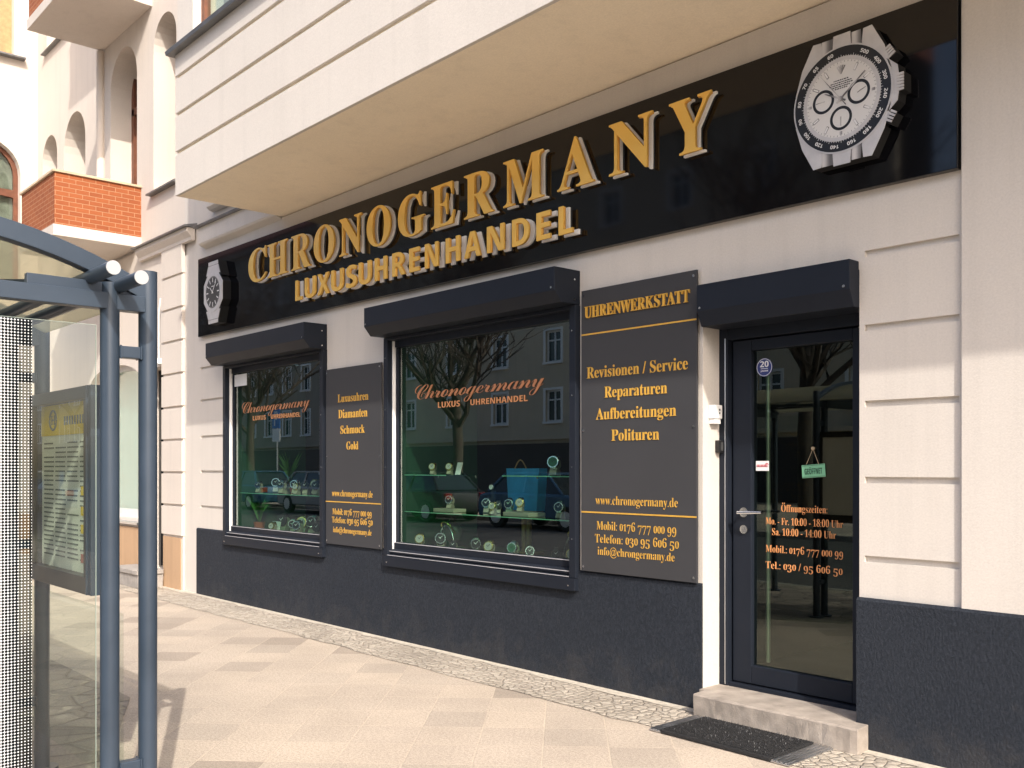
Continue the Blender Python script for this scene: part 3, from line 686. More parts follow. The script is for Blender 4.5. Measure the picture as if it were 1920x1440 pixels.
m.build('rib', simple('black_bristle', (.010, .010, .011), .8, bscale=220, bstr=1., bdist=.008), mt)
m = MB(); random.seed(3)
for k in range(900):
    x, y = random.uniform(-3.455, -2.76), random.uniform(-.575, -.185); a = random.uniform(0, 6.28); l = random.uniform(.004, .011)
    m.tube([(x, y, .026), (x + l * math.cos(a), y + l * math.sin(a), .026 + random.uniform(.004, .013))], .0013, 3, False)
m.build('bristles', simple('black_bristle_tip', (.03, .03, .032), .5), mt)['kind'] = 'stuff'
for x0, x1 in ((-3.545, -3.464), (-2.750, -2.645)):
    m = MB(); w = (x1 - x0) / 4; m.box(x0, x1, -.59, -.16, .0045, .012)
    for k in range(4): m.box(x0 + k * w + .003, x0 + k * w + w * .55, -.588, -.162, .0122, .019)
    m.build('edge_strip', ALU, mt, bevel=.001)
MB().box(-3.464, -2.75, -.175, -.160, .0045, .016).build('edge_strip', ALU, mt)

# ------------------------------------------------------------------ watches and props in the windows
GLD = simple('watch_gold', (.85, .62, .20), .2, 1.); 
def watch(dialcol, metal):
    t = bpy.data.objects.new('wristwatch', None); COL.objects.link(t); OFF[t.name] = Vector()
    m = MB(); n = 20; W_ = .0125
    P = [(.026 * math.sin(6.2832 * k / n), .043 * math.cos(6.2832 * k / n)) for k in range(n)]
    for k in range(n):
        a, b = P[k], P[(k + 1) % n]
        q = [(a[0] * f, a[1] * f + .05) for f in (1, .88)] + [(b[0] * f, b[1] * f + .05) for f in (.88, 1)]
        m.prism([(y - .0, z) for y, z in q], -W_, W_, 'X')
    m.build('strap', metal, t)
    m = MB(); m.tube([(-.021, -.002, .05), (.021, -.002, .05)], [.021, .021], 16); m.build('cushion', simple('cream_stand', (.30, .27, .20), .6), t, bevel=.004)
    m = MB(); disc(m, 0, .055, .026, -.036, -.022, 24); cs_ = m.build('case', metal, t, bevel=.001)
    m = MB(); disc(m, 0, .055, .021, -.0375, -.0362, 24); m.build('dial', dialcol, t)
    m = MB(); bar(m, 0, .055, R(-50), -.002, .010, .0014, .0012, -.0388, -.0378); bar(m, 0, .055, R(40), -.002, .016, .0012, .001, -.0388, -.0378); m.build('hands', INKW if dialcol is INKB else INKB, t)
    m = MB(); m.prism([(-.03, 0), (.034, 0), (.02, .03), (-.02, .03)], -.016, .016, 'X'); m.build('stand', simple('cream_stand', (.30, .27, .20), .6), t)
    return t
protos = {'gold': watch(simple('grey_watch_dial', (.34, .33, .31), .4), GLD), 'steel': watch(INKB, STEEL), 'green': watch(simple('green_dial', (.02, .12, .06), .3), STEEL), 'black': watch(INKB, simple('black_strap', (.012, .012, .012), .5))}
used = set()
def put_watch(kind, x, y, z, sc, rz, tl, label, where):
    p = protos[kind]
    o = p if kind not in used else copy_tree(p)
    used.add(kind); o.location = (x, y, z); o.scale = (sc,) * 3; o.rotation_euler = (R(-tl * 1.5), 0, R(38 + rz * .4)); o['label'] = label; o['category'] = 'watch'; o['group'] = where
    return o
G1, G2 = 'watches in the small window', 'watches in the big window'
for a in (('gold', -6.72, .28, 1.436, 1.15, -25, 8, 'gold watch on upper left shelf of big window, nearer the side wall', G2), ('gold', -6.47, .27, 1.436, 1.15, -25, 8, 'gold watch on upper left shelf of big window, nearer the shelf end', G2),
          ('green', -5.22, .30, 1.436, 1.75, -30, 6, 'big green dial steel watch on upper right shelf of the big window', G2), ('black', -4.95, .30, 1.436, 1.5, -30, 6, 'black watch at right end of the upper right shelf of big window', G2),
          ('steel', -6.45, .26, 1.148, 1.3, -30, 5, 'steel watch with black dial on a block, left on lower shelf of big window', G2), ('gold', -5.88, .25, 1.116, 1.15, -30, 8, 'gold watch on lower shelf of big window, left of the blue bag', G2),
          ('gold', -5.52, .22, 1.150, 1.25, -20, 8, 'gold watch on cream tray in front of the blue bag', G2), ('steel', -5.14, .28, 1.116, 1.45, -35, 5, 'steel watch with black dial, right of centre on lower shelf of big window', G2),
          ('gold', -4.93, .28, 1.116, 1.3, -30, 5, 'gold watch at far right end of lower shelf of big window', G2),
          ('steel', -9.95, .28, 1.216, 1.4, -30, 6, 'steel watch at left end of the glass shelf in small window', G1), ('steel', -9.45, .30, 1.216, 1.6, -30, 6, 'steel watch at middle of the glass shelf in small window', G1), ('gold', -9.1, .28, 1.216, 1.3, -30, 6, 'gold watch near middle of the glass shelf in small window', G1),
          ('black', -8.72, .30, 1.216, 1.6, -30, 6, 'black watch on right half of the glass shelf in small window', G1), ('green', -8.45, .28, 1.216, 1.5, -30, 6, 'green dial watch at right end of the glass shelf in small window', G1),
          ('gold', -9.55, .24, .776, 1.4, -30, 6, 'gold watch on floor of small window, nearest the plant pot', G1), ('steel', -9.1, .30, .776, 1.8, -30, 6, 'large steel watch standing on floor of small window at its middle', G1), ('black', -8.65, .28, .776, 1.9, -30, 6, 'large black watch on floor of small window near its right end', G1)):
    put_watch(*a)
random.seed(5)
ORD = ('leftmost', 'second from left', 'third from left', 'fourth from left', 'fifth from left', 'sixth from left', 'seventh from left', 'eighth from left', 'rightmost')
for k in range(9):
    x = -6.80 + k * .235; c = ('gold', 'steel', 'black', 'steel', 'gold', 'green', 'steel', 'black', 'gold')[k]
    put_watch(c, x, .20 + .05 * (k % 2), .776, random.uniform(1.2, 1.9), random.uniform(-40, 30), random.uniform(2, 9), '%s watch standing on floor of big window, %s' % (c, ORD[k]), G2)
for k in range(5):
    x = -6.15 + k * .14 + (.62 if k > 2 else 0); c = ('steel', 'black', 'steel', 'gold', 'black')[k]
    put_watch(c, x, .42, 1.116, random.uniform(1.1, 1.5), random.uniform(-30, 20), 5, '%s watch in back row on big window lower shelf, %s' % (c, ORD[k] if k < 4 else 'rightmost'), G2)
for k in range(8):
    x = -9.80 + k * .215; c = ('steel', 'gold', 'steel', 'black', 'gold', 'steel', 'steel', 'gold')[k]
    put_watch(c, x, .42, 1.216, random.uniform(1.3, 1.9), random.uniform(-40, 30), random.uniform(2, 9), '%s watch in back row on small window shelf, %s' % (c, ORD[k] if k < 7 else 'rightmost'), G1)
    c = ('black', 'steel', 'gold', 'steel', 'steel', 'black', 'gold', 'steel')[k]
    put_watch(c, x + .1, .46, .776, random.uniform(1.5, 2.4), random.uniform(-40, 30), random.uniform(2, 9), '%s watch in back row on small window floor, %s' % (c, ORD[k] if k < 7 else 'rightmost'), G1)
def shelf(x0, x1, z, label, y1=.5):
    t = thing('glass_shelf', label, 'shelf', ((x0 + x1) / 2, .3, z)); MB().box(x0, x1, .12, y1, z - .008, z).build('pane', GLASSS, t)
    MB().box(x0, x1, .1175, .1198, z - .008, z).build('edge', simple('glass_edge', (.18, .42, .28), .2), t)
    m = MB()
    for x in (x0 + .03, x1 - .03): m.tube([(x, y1 - .03, z - .0085), (x, y1 - .03, z - .03)], .008, 8)
    split(m, 'bracket', STEEL, t)
shelf(-6.92, -6.33, 1.436, 'short green glass shelf at upper left inside the big window'); shelf(-5.62, -4.72, 1.436, 'green glass shelf at upper right inside the big window')
shelf(-6.92, -4.70, 1.116, 'long green glass shelf across the lower big window'); shelf(-10.08, -8.08, 1.216, 'green glass shelf across the small window')
t = thing('display_tray', 'cream display tray under gold watch in the big window', 'tray', (-5.5, .25, 1.116)); MB().box(-5.66, -5.36, .16, .34, 1.1165, 1.150).build('tray', simple('cream_stand', (.30, .27, .20), .6), t, bevel=.006)
t = thing('display_block', 'cream block under steel watch on the lower shelf of big window', 'display block', (-6.5, .25, 1.116)); MB().box(-6.60, -6.32, .19, .33, 1.1165, 1.148).build('block', simple('cream_stand', (.30, .27, .20), .6), t, bevel=.005)
t = thing('gift_bag', 'bright blue paper bag behind the lower shelf of the big window', 'bag', (-5.75, .6, .78))
MB().prism([(-6.04, 1.14), (-5.70, 1.14), (-5.67, 1.49), (-6.07, 1.49)], .56, .66, 'Y').build('bag', simple('blue_paper', (.03, .27, .60), .45, var=.2, vscale=12), t, bevel=.004)
m = MB(); m.tube([(-5.95 + .0 + .14 * k / 8, .55, 1.49 + .07 * math.sin(math.pi * k / 8)) for k in range(9)], .005, 6); m.build('handle', simple('tan_cord', (.35, .18, .08), .8), t)
MB().box(-6.02, -5.72, .56, .66, 1.10, 1.139).build('base', simple('tan_cord', (.35, .18, .08), .8), t)
t = thing('wooden_stand', 'tall pale wooden post stand carrying the blue bag in big window', 'stand', (-5.8, .6, .776))
m = MB(); m.tube([(-5.90, .61, .776), (-5.90, .61, 1.08)], .022, 14); m.tube([(-5.84, .61, .776), (-5.84, .61, 1.08)], .022, 14); m.build('post', simple('pale_wood', (.45, .24, .10), .5, var=.3, vscale=15), t, smooth=40); MB().box(-6.05, -5.69, .52, .7, 1.08, 1.10).build('top', simple('pale_wood', (.45, .24, .10), .5), t); MB().box(-6.0, -5.74, .53, .69, .7755, .80).build('base', simple('pale_wood', (.45, .24, .10), .5), t)
def bust(x, y, label):
    t = thing('necklace_bust', label, 'display bust', (x, y, .776)); m = MB()
    prof = [(.0, .075), (.02, .07), (.03, .03), (.08, .028), (.10, .075), (.18, .085), (.22, .06), (.25, .028), (.30, .024)]
    m.tube([(x, y, .776 + a) for a, r in prof], [r for a, r in prof], 20); m.build('body', simple('dark_velvet', (.05, .045, .04), .6), t, smooth=50)
    m = MB(); m.tube([(x + .075 * math.sin(6.2832 * k / 22), y - .045 - .050 * math.cos(6.2832 * k / 22), .955 + .075 * math.cos(6.2832 * k / 22)) for k in range(23)], .007, 6); m.build('chain', GLD, t)
    m = MB(); m.tube([(x + .11 * math.sin(3.1416 * k / 18 - 1.57), y - .07, .80 + .20 * math.cos(3.1416 * k / 18 - 1.57)) for k in range(19)], .006, 8); m.build('hoop', STEEL, t, smooth=50)
bust(-6.52, .34, 'black bust with gold chain on left of the big window floor'); bust(-5.0, .36, 'black bust with gold chain on right of the big window floor'); bust(-8.38, .36, 'black bust with gold chain on the right of small window floor')
t = thing('strap_stand', 'thin upright stand with a small white watch in middle of the big window', 'stand', (-6.0, .4, 1.116)); MB().box(-6.06, -6.03, .38, .40, 1.1165, 1.36).build('post', BLACKM, t); m = MB(); disc(m, -6.045, 1.335, .020, .365, .379, 20); m.build('watch_face', INKW, t)
t = thing('wooden_block', 'brown wooden block on the floor at right of the big window', 'block', (-4.95, .45, .776)); MB().box(-5.14, -4.86, .50, .66, .7765, .90).build('block', simple('mid_wood', (.13, .07, .03), .5, var=.3, vscale=9), t, bevel=.004)
# plants in the small window
def plant(x, y, z, h, n, label, sd):
    random.seed(sd); t = thing('potted_plant', label, 'plant', (x, y, z)); m = MB()
    m.tube([(x, y, z), (x, y, z + .10), (x, y, z + .105)], [.05, .065, .066], 18); m.build('pot', simple('terracotta', (.28, .07, .03), .6), t, smooth=40)
    m = MB()
    for k in range(n):
        a = random.uniform(0, 6.28); b = random.uniform(.15, .8); L = h * random.uniform(.6, 1); d = Vector((math.cos(a) * b * .55, math.sin(a) * b * .45, 1)).normalized(); sd_ = d.cross(Vector((math.cos(a + 1.3), math.sin(a + 1.3), .2))).normalized() * .016
        p0 = Vector((x, y, z + .1)); p1 = p0 + d * L * .5; p2 = p0 + d * L + Vector((math.cos(a), math.sin(a), -.5)) * .05
        m.add([p0 - sd_ * .4, p0 + sd_ * .4, p1 - sd_, p1 + sd_, p2], [(0, 1, 3, 2), (2, 3, 4)])
    m.build('leaves', simple('leaf_green', (.06, .17, .03), .5, var=.3, vscale=30), t)
plant(-9.98, .30, .776, .36, 26, 'leafy green plant in terracotta pot on the floor of small window', 4); plant(-9.86, .62, 1.216, .42, 34, 'bushy green plant behind the shelf in small window', 9)
t = thing('price_card', 'white price card on the floor of small window', 'card', (-9.4, .3, .776)); MB().prism([(.30, .7765), (.312, .7765), (.34, .90), (.328, .90)], -9.72, -9.55, 'X').build('card', WHITEP, t)
t = thing('price_card', 'small white price card on the upper left shelf of big window', 'card', (-6.4, .3, 1.436)); MB().prism([(.27, 1.4365), (.28, 1.4365), (.31, 1.54), (.30, 1.54)], -6.40, -6.34, 'X').build('card', WHITEP, t)
t = thing('ceiling_spotlight', 'small lit spotlight under ceiling inside the big window', 'lamp', (-5.0, .5, 2.4)); m = MB(); m.tube([(-5.17, .5, 2.72), (-5.17, .5, 2.5)], .012, 8); m.tube([(-5.17, .5, 2.50), (-5.17, .47, 2.44)], [.03, .04], 14); m.build('housing', BLACKM, t); m = MB(); m.tube([(-5.17, .468, 2.438), (-5.17, .464, 2.43)], .032, 14); m.build('bulb', simple('lit_bulb', (1., .93, .75), .5, emit=6), t)
t = thing('white_sign', 'small white notice on the glass at upper left corner of small window', 'notice', (-9.93, .047, 2.4)); MB().box(-10.09, -9.78, .0455, .0475, 2.40, 2.53).build('card', WHITEP, t, bevel=.002)

# ------------------------------------------------------------------ neighbouring building
nb = thing('apartment_building', 'cream apartment building with orange brick balconies left of the shop', 'building', (-15, 0, 0))
NW = (-14.7, -12.72, .82, 2.92); ND = (-12.62, -11.93, .06, 2.78)
plate(rect(-24, -11.36, -.05, 4.36), [arch(*NW, rise=.28), rect(*ND)], 0, .34).build('wall', WALLB, nb)
MB().box(-24, -12.63, -.035, -.0008, 0, .70).build('plinth', TAN, nb, bevel=.006)
pz = [.64, 1.02, 1.42, 1.82, 2.22, 2.63, 3.03, 3.43, 3.83, 4.20]
m = MB()
for a, b in zip(pz, pz[1:]): m.box(-11.92, -11.30, -.045, .0005, a + .028, b)
m.box(-11.91, -11.31, -.022, .0004, 0, 4.2); m.build('pilaster', WALLB, nb, bevel=.004)
MB().box(-11.90, -11.36, -.030, -.022, 0, .64).build('plinth', TAN, nb)
MB().prism([(-.05, 4.20), (-.05, 4.24), (-.10, 4.30), (-.10, 4.345), (0, 4.345), (0, 4.20)], -12.66, -11.02).build('cornice', WALLB, nb)
MB().prism([(-.14, 4.347), (-.14, 4.365), (.05, 4.41), (.05, 4.347)], -12.70, -11.0).build('flashing', ZINC, nb)
plate(rect(-14.24, -11.36, 4.4, 12.5), [arch(-13.98, -12.98, 5.0, 7.30), arch(-12.41, -11.68, 5.10, 7.28)], .05, .42).build('wall', WALLB, nb)
MB().box(-14.24, -11.36, .05, .3, 4.362, 4.3995).build('ledge', WALLB, nb)
MB().prism([(-.03, 5.03), (-.03, 5.05), (.06, 5.10), (.06, 5.03)], -12.48, -11.60).build('window_sill', ZINC, nb)
m = MB(); m.box(-12.41, -11.68, .40, .45, 5.1, 5.2); m.box(-12.41, -12.30, .40, .45, 5.2, 7.28); m.box(-11.79, -11.68, .40, .45, 5.2, 7.28); wo = m.build('window', BROWNW, nb)
m = MB(); m.box(-12.41, -11.68, .44, .444, 5.1, 7.3); m.build('pane', GLASSC, wo)
m = MB()
for a in (-13.98, -13.07): m.box(a, a + .09, .345, .40, 5.0, 7.3)
m.box(-13.55, -13.47, .345, .40, 5.0, 7.3); m.box(-13.98, -12.98, .345, .40, 6.55, 6.65); bd = m.build('balcony_door', BROWNW, nb)
MB().box(-13.98, -12.98, .405, .41, 5.0, 7.3).build('pane', GLASSC, bd)
MB().box(-14.30, -11.3, .46, .8, 4.4, 9.6).build('room', DARKIN, nb)
m = MB(); m.tube([(-14.29, .02, 4.4), (-14.29, .02, 7.5)], .06, 16); m.build('downpipe', simple('cream_pipe', (.62, .54, .46), .6), nb, smooth=40)
def balcony(x0, x1, yf, z0, z1, slab):
    p = MB()
    t = .12
    p.box(x0, x1, yf, yf + t, z0, z1); p.box(x1 - t, x1, yf + t, .049, z0, z1); p.box(x0, x0 + t, yf + t, .049, z0, z1)
    b = p.build('balcony', BRICK, nb)
    MB().box(x0 - .02, x1 + .02, yf - .02, .049, z0 - .14, z0 - .001).build('slab', WALLB, b, bevel=.004)
    m = MB(); m.box(x0 - .025, x1 + .025, yf - .025, yf + t + .02, z1 + .0005, z1 + .03); m.box(x1 - t - .02, x1 + .025, yf + t + .0205, .049, z1 + .0005, z1 + .03); m.box(x0 - .025, x0 + t + .02, yf + t + .0205, .049, z1 + .0005, z1 + .03)
    m.build('coping', simple('beige_coping', (.55, .42, .28), .7, var=.2), b, bevel=.003)
balcony(-14.26, -12.83, -1.04, 4.56, 5.22, 0); balcony(-14.26, -12.47, -.95, 7.65, 8.5, 0); balcony(-14.26, -12.47, -.95, 10.75, 11.6, 0)
# recessed wall and projecting wing
plate(rect(-19.4, -13.9, 3.5, 11.), [arch(-19.1, -18.24, 4.9, 7.55), arch(-17.86, -16.74, 4.9, 7.60), rect(-18.85, -17.6, 9.2, 10.6)], .6, 1.0).build('wall', WALLB, nb)
MB().box(-19.4, -13.9, 1.02, 1.06, 4, 11).build('room', simple('room_dark', (.05, .055, .06), .4), nb)
MB().prism([(.52, 9.08), (.52, 9.10), (.61, 9.16), (.61, 9.08)], -18.95, -17.5).build('window_sill', ZINC, nb)
plate([(-3.2, 0), (.6, 0), (.6, 12), (-3.2, 12)], [arch(-.86, .30, 4.9, 7.52), rect(-.9, .19, 9.14, 11.2)], -19.75, -19.4, axis='X').build('wall', WALLB, nb)
MB().box(-19.9, -19.76, -3, .59, 4, 12).build('room', simple('room_dark', (.05, .055, .06), .4), nb)
m = plate(arch(-.86, .30, 4.9, 7.52), [arch(-.78, .22, 5.0, 6.55, rise=.03), arch(-.78, .22, 6.67, 7.44)], -19.62, -19.56, axis='X'); wo = m.build('window', BROWNW, nb)
plate(arch(-.80, .24, 4.95, 7.46), [], -19.60, -19.595, axis='X').build('pane', GLASSC, wo)
plate(arch(-.80, .24, 4.95, 7.46), [], -19.70, -19.69, axis='X').build('curtain', simple('grey_net_curtain', (.3, .29, .27), .9, var=.6, vscale=4), wo)
MB().box(-19.6, -19.55, -.9, .19, 9.16, 11.2).build('roller_blind', simple('orange_slat_blind', (.48, .27, .12), .6, var=.25, vscale=14), nb)
MB().prism([(-19.405, 9.06), (-19.25, 9.06), (-19.25, 9.09), (-19.405, 9.15)], -1.0, .36, 'Y').build('window_sill', ZINC, nb)
# ground floor window and door of the neighbour
m = plate(arch(*NW, rise=.28), [arch(NW[0] + .07, NW[1] - .07, NW[2] + .1, NW[3] - .07, rise=.25)], .14, .20); wo = m.build('window', simple('white_window_frame', (.6, .6, .6), .4), nb)
plate(arch(NW[0] + .05, NW[1] - .05, NW[2] + .08, NW[3] - .05, rise=.25), [], .165, .17).build('pane', GLASSC, wo)
MB().box(NW[0] - .1, NW[1] + .1, .30, .31, NW[2] - .1, NW[3] + .1).build('curtain', simple('pale_blue_curtain', (.40, .58, .64), .8, var=.1, vscale=2), wo)
MB().prism([(-.07, .74), (-.07, .765), (.14, .815), (.14, .74)], NW[0] - .05, NW[1] + .05).build('window_sill', ALU, wo)
m = MB(); m.box(ND[0], ND[0] + .07, .20, .30, .2, ND[3]); m.box(ND[1] - .07, ND[1], .20, .30, .2, ND[3]); m.box(ND[0], ND[1], .22, .28, .2, .9); m.box(ND[0], ND[1], .21, .29, 2.3, 2.4); dd = m.build('door', BLACKM, nb)
MB().box(ND[0], ND[1], .285, .29, .2, 2.78).build('pane', GLASSD, dd)
ic = thing('intercom', 'dark door intercom panel with white labels on the neighbour entrance', 'intercom', (-12, -.0, 1.4))
MB().box(ND[1] - .03, ND[1] - .0005, .03, .13, .98, 1.95).build('panel', simple('dark_grey_plastic', (.05, .05, .05), .3), ic)
m = MB()
for z in (1.56, 1.33): m.box(ND[1] - .034, ND[1] - .0305, .045, .115, z, z + .13)
split(m, 'label_plate', WHITEP, ic)
MB().box(ND[1] - .036, ND[1] - .0305, .06, .10, 1.77, 1.83).build('button', simple('red_button', (.6, .01, .05), .4), ic)
sp = thing('doorstep', 'grey granite step with sloped slab at the neighbouring entrance', 'doorstep', (-12.2, -.2, 0))
MB().box(-12.72, -11.86, -.36, -.047, .004, .17).build('block', KERB, sp, bevel=.006); MB().box(-12.74, -11.84, -.38, -.046, .1705, .225).build('slab', KERB, sp, bevel=.006)
wl = thing('wall_lamp', 'small white wall lamp above the neighbouring entrance', 'lamp', (-11.98, -.05, 2.75))
m = MB(); m.box(-12.05, -11.93, -.09, -.0008, 2.80, 2.87); m.build('bracket', WHITEP, wl, bevel=.004); m = MB(); m.tube([(-11.96, -.06, 2.87), (-11.955, -.062, 3.45), (-11.90, -.062, 3.62)], .010, 8); m.build('conduit', WHITEP, wl, smooth=50)
m = MB(); m.tube([(-12.10, -.12, 2.86), (-12.06, -.12, 2.86)], .055, 18); m.build('lamp_head', WHITEP, wl, bevel=.004)

# ------------------------------------------------------------------ bus shelter
sh = thing('bus_shelter', 'blue grey steel bus shelter with arched roof and glass end panel', 'bus shelter', (-5, -4.1, 0))
FX = (-3.74, -5.10, -6.55); YB = (-3.375, -3.520)
def post(x, y, top):
    m = MB(); m.tube([(x, y, 0), (x, y, top)], .035, 28); m.build('post', SHELT, sh, smooth=40)
    m = MB(); m.tube([(x, y, .004), (x, y, .016)], .075, 24); m.build('base_plate', SHELT, sh)
def zr(y): return 2.402 - .33 * (y + 4.15) ** 2
ys = [-4.93 + k * (1.56 / 22) for k in range(23)]
for i, x in enumerate(FX):
    for y, t in zip(YB, (2.262, 2.20)): post(x, y, t)
    post(x, -4.88, 2.15)
    for z in (1.918, .37 - .045, 1.1) if i else (1.918, .325):
        m = MB(); m.box(x - .021, x + .021, YB[1] + .030, YB[0] - .030, z, z + .046); m.build('rung', SHELT, sh, bevel=.004)
        m = MB()
        for y in (YB[1] + .034, YB[0] - .034): m.tube([(x - .023, y, z - .002), (x - .023, y, z + .048), ], .004, 6); m.tube([(x + .023, y, z - .002), (x + .023, y, z + .048)], .004, 6)
        split(m, 'weld', SHELT, sh)
    m = MB(); P = [(y, zr(y)) for y in ys]; m.prism(P + [(y, z - .070) for y, z in P[::-1]], x - .028, x + .028, 'X'); m.build('roof_arch', SHELT, sh, bevel=.003)
    m = MB(); m.box(x - .025, x + .030, -4.90, YB[0] - .02, 2.098, 2.160); m.build('tie_beam', SHELT, sh, bevel=.003)
    m = MB(); m.box(x - .020, x + .012, -3.815 if i == 0 else -4.7, YB[0] - .03, 2.1605, 2.200); m.build('rail', SHELT, sh, bevel=.002)
for y, z in ((-3.592, 2.212), (-3.492, 2.190), (-4.72, 2.215)):
    m = MB(); m.tube([(-3.50, y, z), (-6.85, y, z)], .0255, 24); tb = m.build('purlin', SHELT, sh, smooth=40)
    m = MB(); m.tube([(-3.494, y, z), (-3.4998, y, z)], .0255, 24); m.build('end_cap', simple('white_end_cap', (.36, .36, .36), .4), tb)
def roof_mat():
    m = bpy.data.materials.new('frosted_roof'); m.use_nodes = True; nt = m.node_tree; b = nt.nodes['Principled BSDF']; g = coord(nt)
    c = mix(nt, noise(nt, g, 2.5, 6), (.36, .34, .26), (.52, .50, .40)); nt.links.new(c, b.inputs['Base Color']); b.inputs['Roughness'].default_value = .5
    t = nt.nodes.new('ShaderNodeBsdfTranslucent'); nt.links.new(c, t.inputs[0]); s = nt.nodes.new('ShaderNodeMixShader'); s.inputs[0].default_value = .5
    nt.links.new(b.outputs[0], s.inputs[1]); nt.links.new(t.outputs[0], s.inputs[2])
    tr = nt.nodes.new('ShaderNodeBsdfTransparent'); tr.inputs[0].default_value = (.95, .93, .82, 1); s2 = nt.nodes.new('ShaderNodeMixShader'); s2.inputs[0].default_value = .5
    nt.links.new(s.outputs[0], s2.inputs[1]); nt.links.new(tr.outputs[0], s2.inputs[2]); nt.links.new(s2.outputs[0], nt.nodes['Material Output'].inputs[0]); return m
m = MB(); P = [(y, zr(y) - .040) for y in ys]; m.prism(P + [(y, z + .010) for y, z in P[::-1]], -6.521, -3.769, 'X'); m.build('roof', roof_mat(), sh)
for x0, x1 in zip(FX, FX[1:]):
    for a, b in ((-4.85, -3.45), (-3.45, -4.85)):
        m = MB(); m.prism([(x0, a - .025), (x0, a + .025), (x1, b + .025), (x1, b - .025)], 2.17, 2.197, 'Z') if a < b else m.prism([(x0, a - .025), (x0, a + .025), (x1, b + .025), (x1, b - .025)], 2.199, 2.225, 'Z'); m.build('brace', SHELT, sh)
def dot_mat():
    m = bpy.data.materials.new('dotted_film'); m.use_nodes = True; nt = m.node_tree; b = nt.nodes['Principled BSDF']; g = coord(nt)
    b.inputs['Base Color'].default_value = (.62, .63, .63, 1); b.inputs['Roughness'].default_value = .5
    sp = nt.nodes.new('ShaderNodeSeparateXYZ'); nt.links.new(g, sp.inputs[0]); pit = .0112
    dx, dz = [math_n(nt, 'SUBTRACT', math_n(nt, 'FRACT', math_n(nt, 'DIVIDE', sp.outputs[k], pit)), .5) for k in (1, 2)]
    r = math_n(nt, 'SQRT', math_n(nt, 'ADD', math_n(nt, 'MULTIPLY', dx, dx), math_n(nt, 'MULTIPLY', dz, dz)))
    hole = math_n(nt, 'MULTIPLY_ADD', sp.outputs[1], 1.1, 1.1 * 3.80 + .56)            # hole radius grows towards the clear edge
    hole = math_n(nt, 'MAXIMUM', hole, .35)
    fac = math_n(nt, 'LESS_THAN', r, hole)
    t = nt.nodes.new('ShaderNodeBsdfTransparent'); t.inputs[0].default_value = (.55, .56, .56, 1); s = nt.nodes.new('ShaderNodeMixShader'); nt.links.new(fac, s.inputs[0]); nt.links.new(b.outputs[0], s.inputs[1]); nt.links.new(t.outputs[0], s.inputs[2])
    nt.links.new(s.outputs[0], nt.nodes['Material Output'].inputs[0]); return m
ge = MB().poly([(-3.74, -4.84, .12), (-3.74, -3.572, .12), (-3.74, -3.572, 2.035), (-3.74, -4.84, 2.035)]).build('glass_panel', GLASSC, sh)
MB().box(-3.7355, -3.7345, -4.84, -3.796, .12, 2.033).build('dotted_film', dot_mat(), ge)
m = MB(); m.box(-3.743, -3.737, -3.5718, -3.5705, .12, 2.035); m.box(-3.743, -3.737, -4.84, -3.572, 2.0352, 2.0365); m.build('polished_edge', simple('pale_glass_edge', (.30, .36, .31), .3), ge)
MB().poly([(-6.5, -3.45, .25), (-5.16, -3.45, .25), (-5.16, -3.45, 2.03), (-6.5, -3.45, 2.03)]).build('glass_panel', GLASSC, sh)
MB().poly([(-5.05, -3.45, .25), (-3.79, -3.45, .25), (-3.79, -3.45, .93), (-5.05, -3.45, .93)]).build('glass_panel', GLASSC, sh)
tc = thing('timetable_case', 'glazed timetable case with yellow header on the back of the bus shelter', 'notice case', (-4.65, -3.4, .95))
X0, X1, Z0, Z1 = -5.07, -4.26, .955, 1.85
DKF = simple('dark_bronze_frame', (.05, .045, .038), .4, var=.2)
m = MB(); m.box(X0, X1, -3.44, -3.375, Z0, Z0 + .075); m.box(X0, X1, -3.44, -3.375, Z1 - .055, Z1); m.box(X0, X0 + .03, -3.44, -3.375, Z0 + .075, Z1 - .055); m.box(X1 - .03, X1, -3.44, -3.375, Z0 + .075, Z1 - .055); m.build('frame', DKF, tc, bevel=.003)
m = MB(); m.box(X1 + .0005, X1 + .012, -3.442, -3.39, Z0, Z1); m.box(X1 + .0125, X1 + .05, -3.435, -3.38, Z0, Z1); m.build('side_strip', SHELT, tc, bevel=.002)
m = MB(); m.box(X0 + .03, X1 - .03, -3.392, -3.386, Z0 + .075, Z1 - .055); po = m.build('poster', simple('poster_paper', (.80, .78, .68), .7, var=.15, vscale=4), tc)
MB().box(X0 + .03, X1 - .03, -3.3955, -3.3925, Z1 - .20, Z1 - .056).build('header', simple('yellow_header', (.85, .58, .01), .5), po)
m = MB(); random.seed(11)
for c in range(4):
    xa = X0 + .07 + c * .175
    for r_ in range(26):
        z = Z1 - .24 - r_ * .022
        if z < Z0 + .12 or random.random() < .12: continue
        x = xa
        while x < xa + .14:
            l = random.uniform(.008, .022); m.box(x, min(x + l, xa + .15), -3.3945, -3.3925, z, z + .007); x += l + .008
m.tube([(X0 + .22 + .05 * math.cos(6.2832 * k / 18), -3.3965, Z1 - .128 + .045 * math.sin(6.2832 * k / 18)) for k in range(19)], .006, 5); text(m, 'H', 'sans', X0 + .195, X0 + .245, Z1 - .15, .045, -3.398, .002)
for k in range(9): m.box(X0 + .38 + k * .036, X0 + .40 + k * .036, -3.3975, -3.3957, Z1 - .155, Z1 - .115)
m.build('print', simple('grey_print', (.16, .17, .15), .6), po)
m = MB()
for z in (Z0 + .33, Z0 + .25, Z0 + .42): m.box(X1 - .20, X1 - .13, -3.396, -3.3946, z, z + .04)
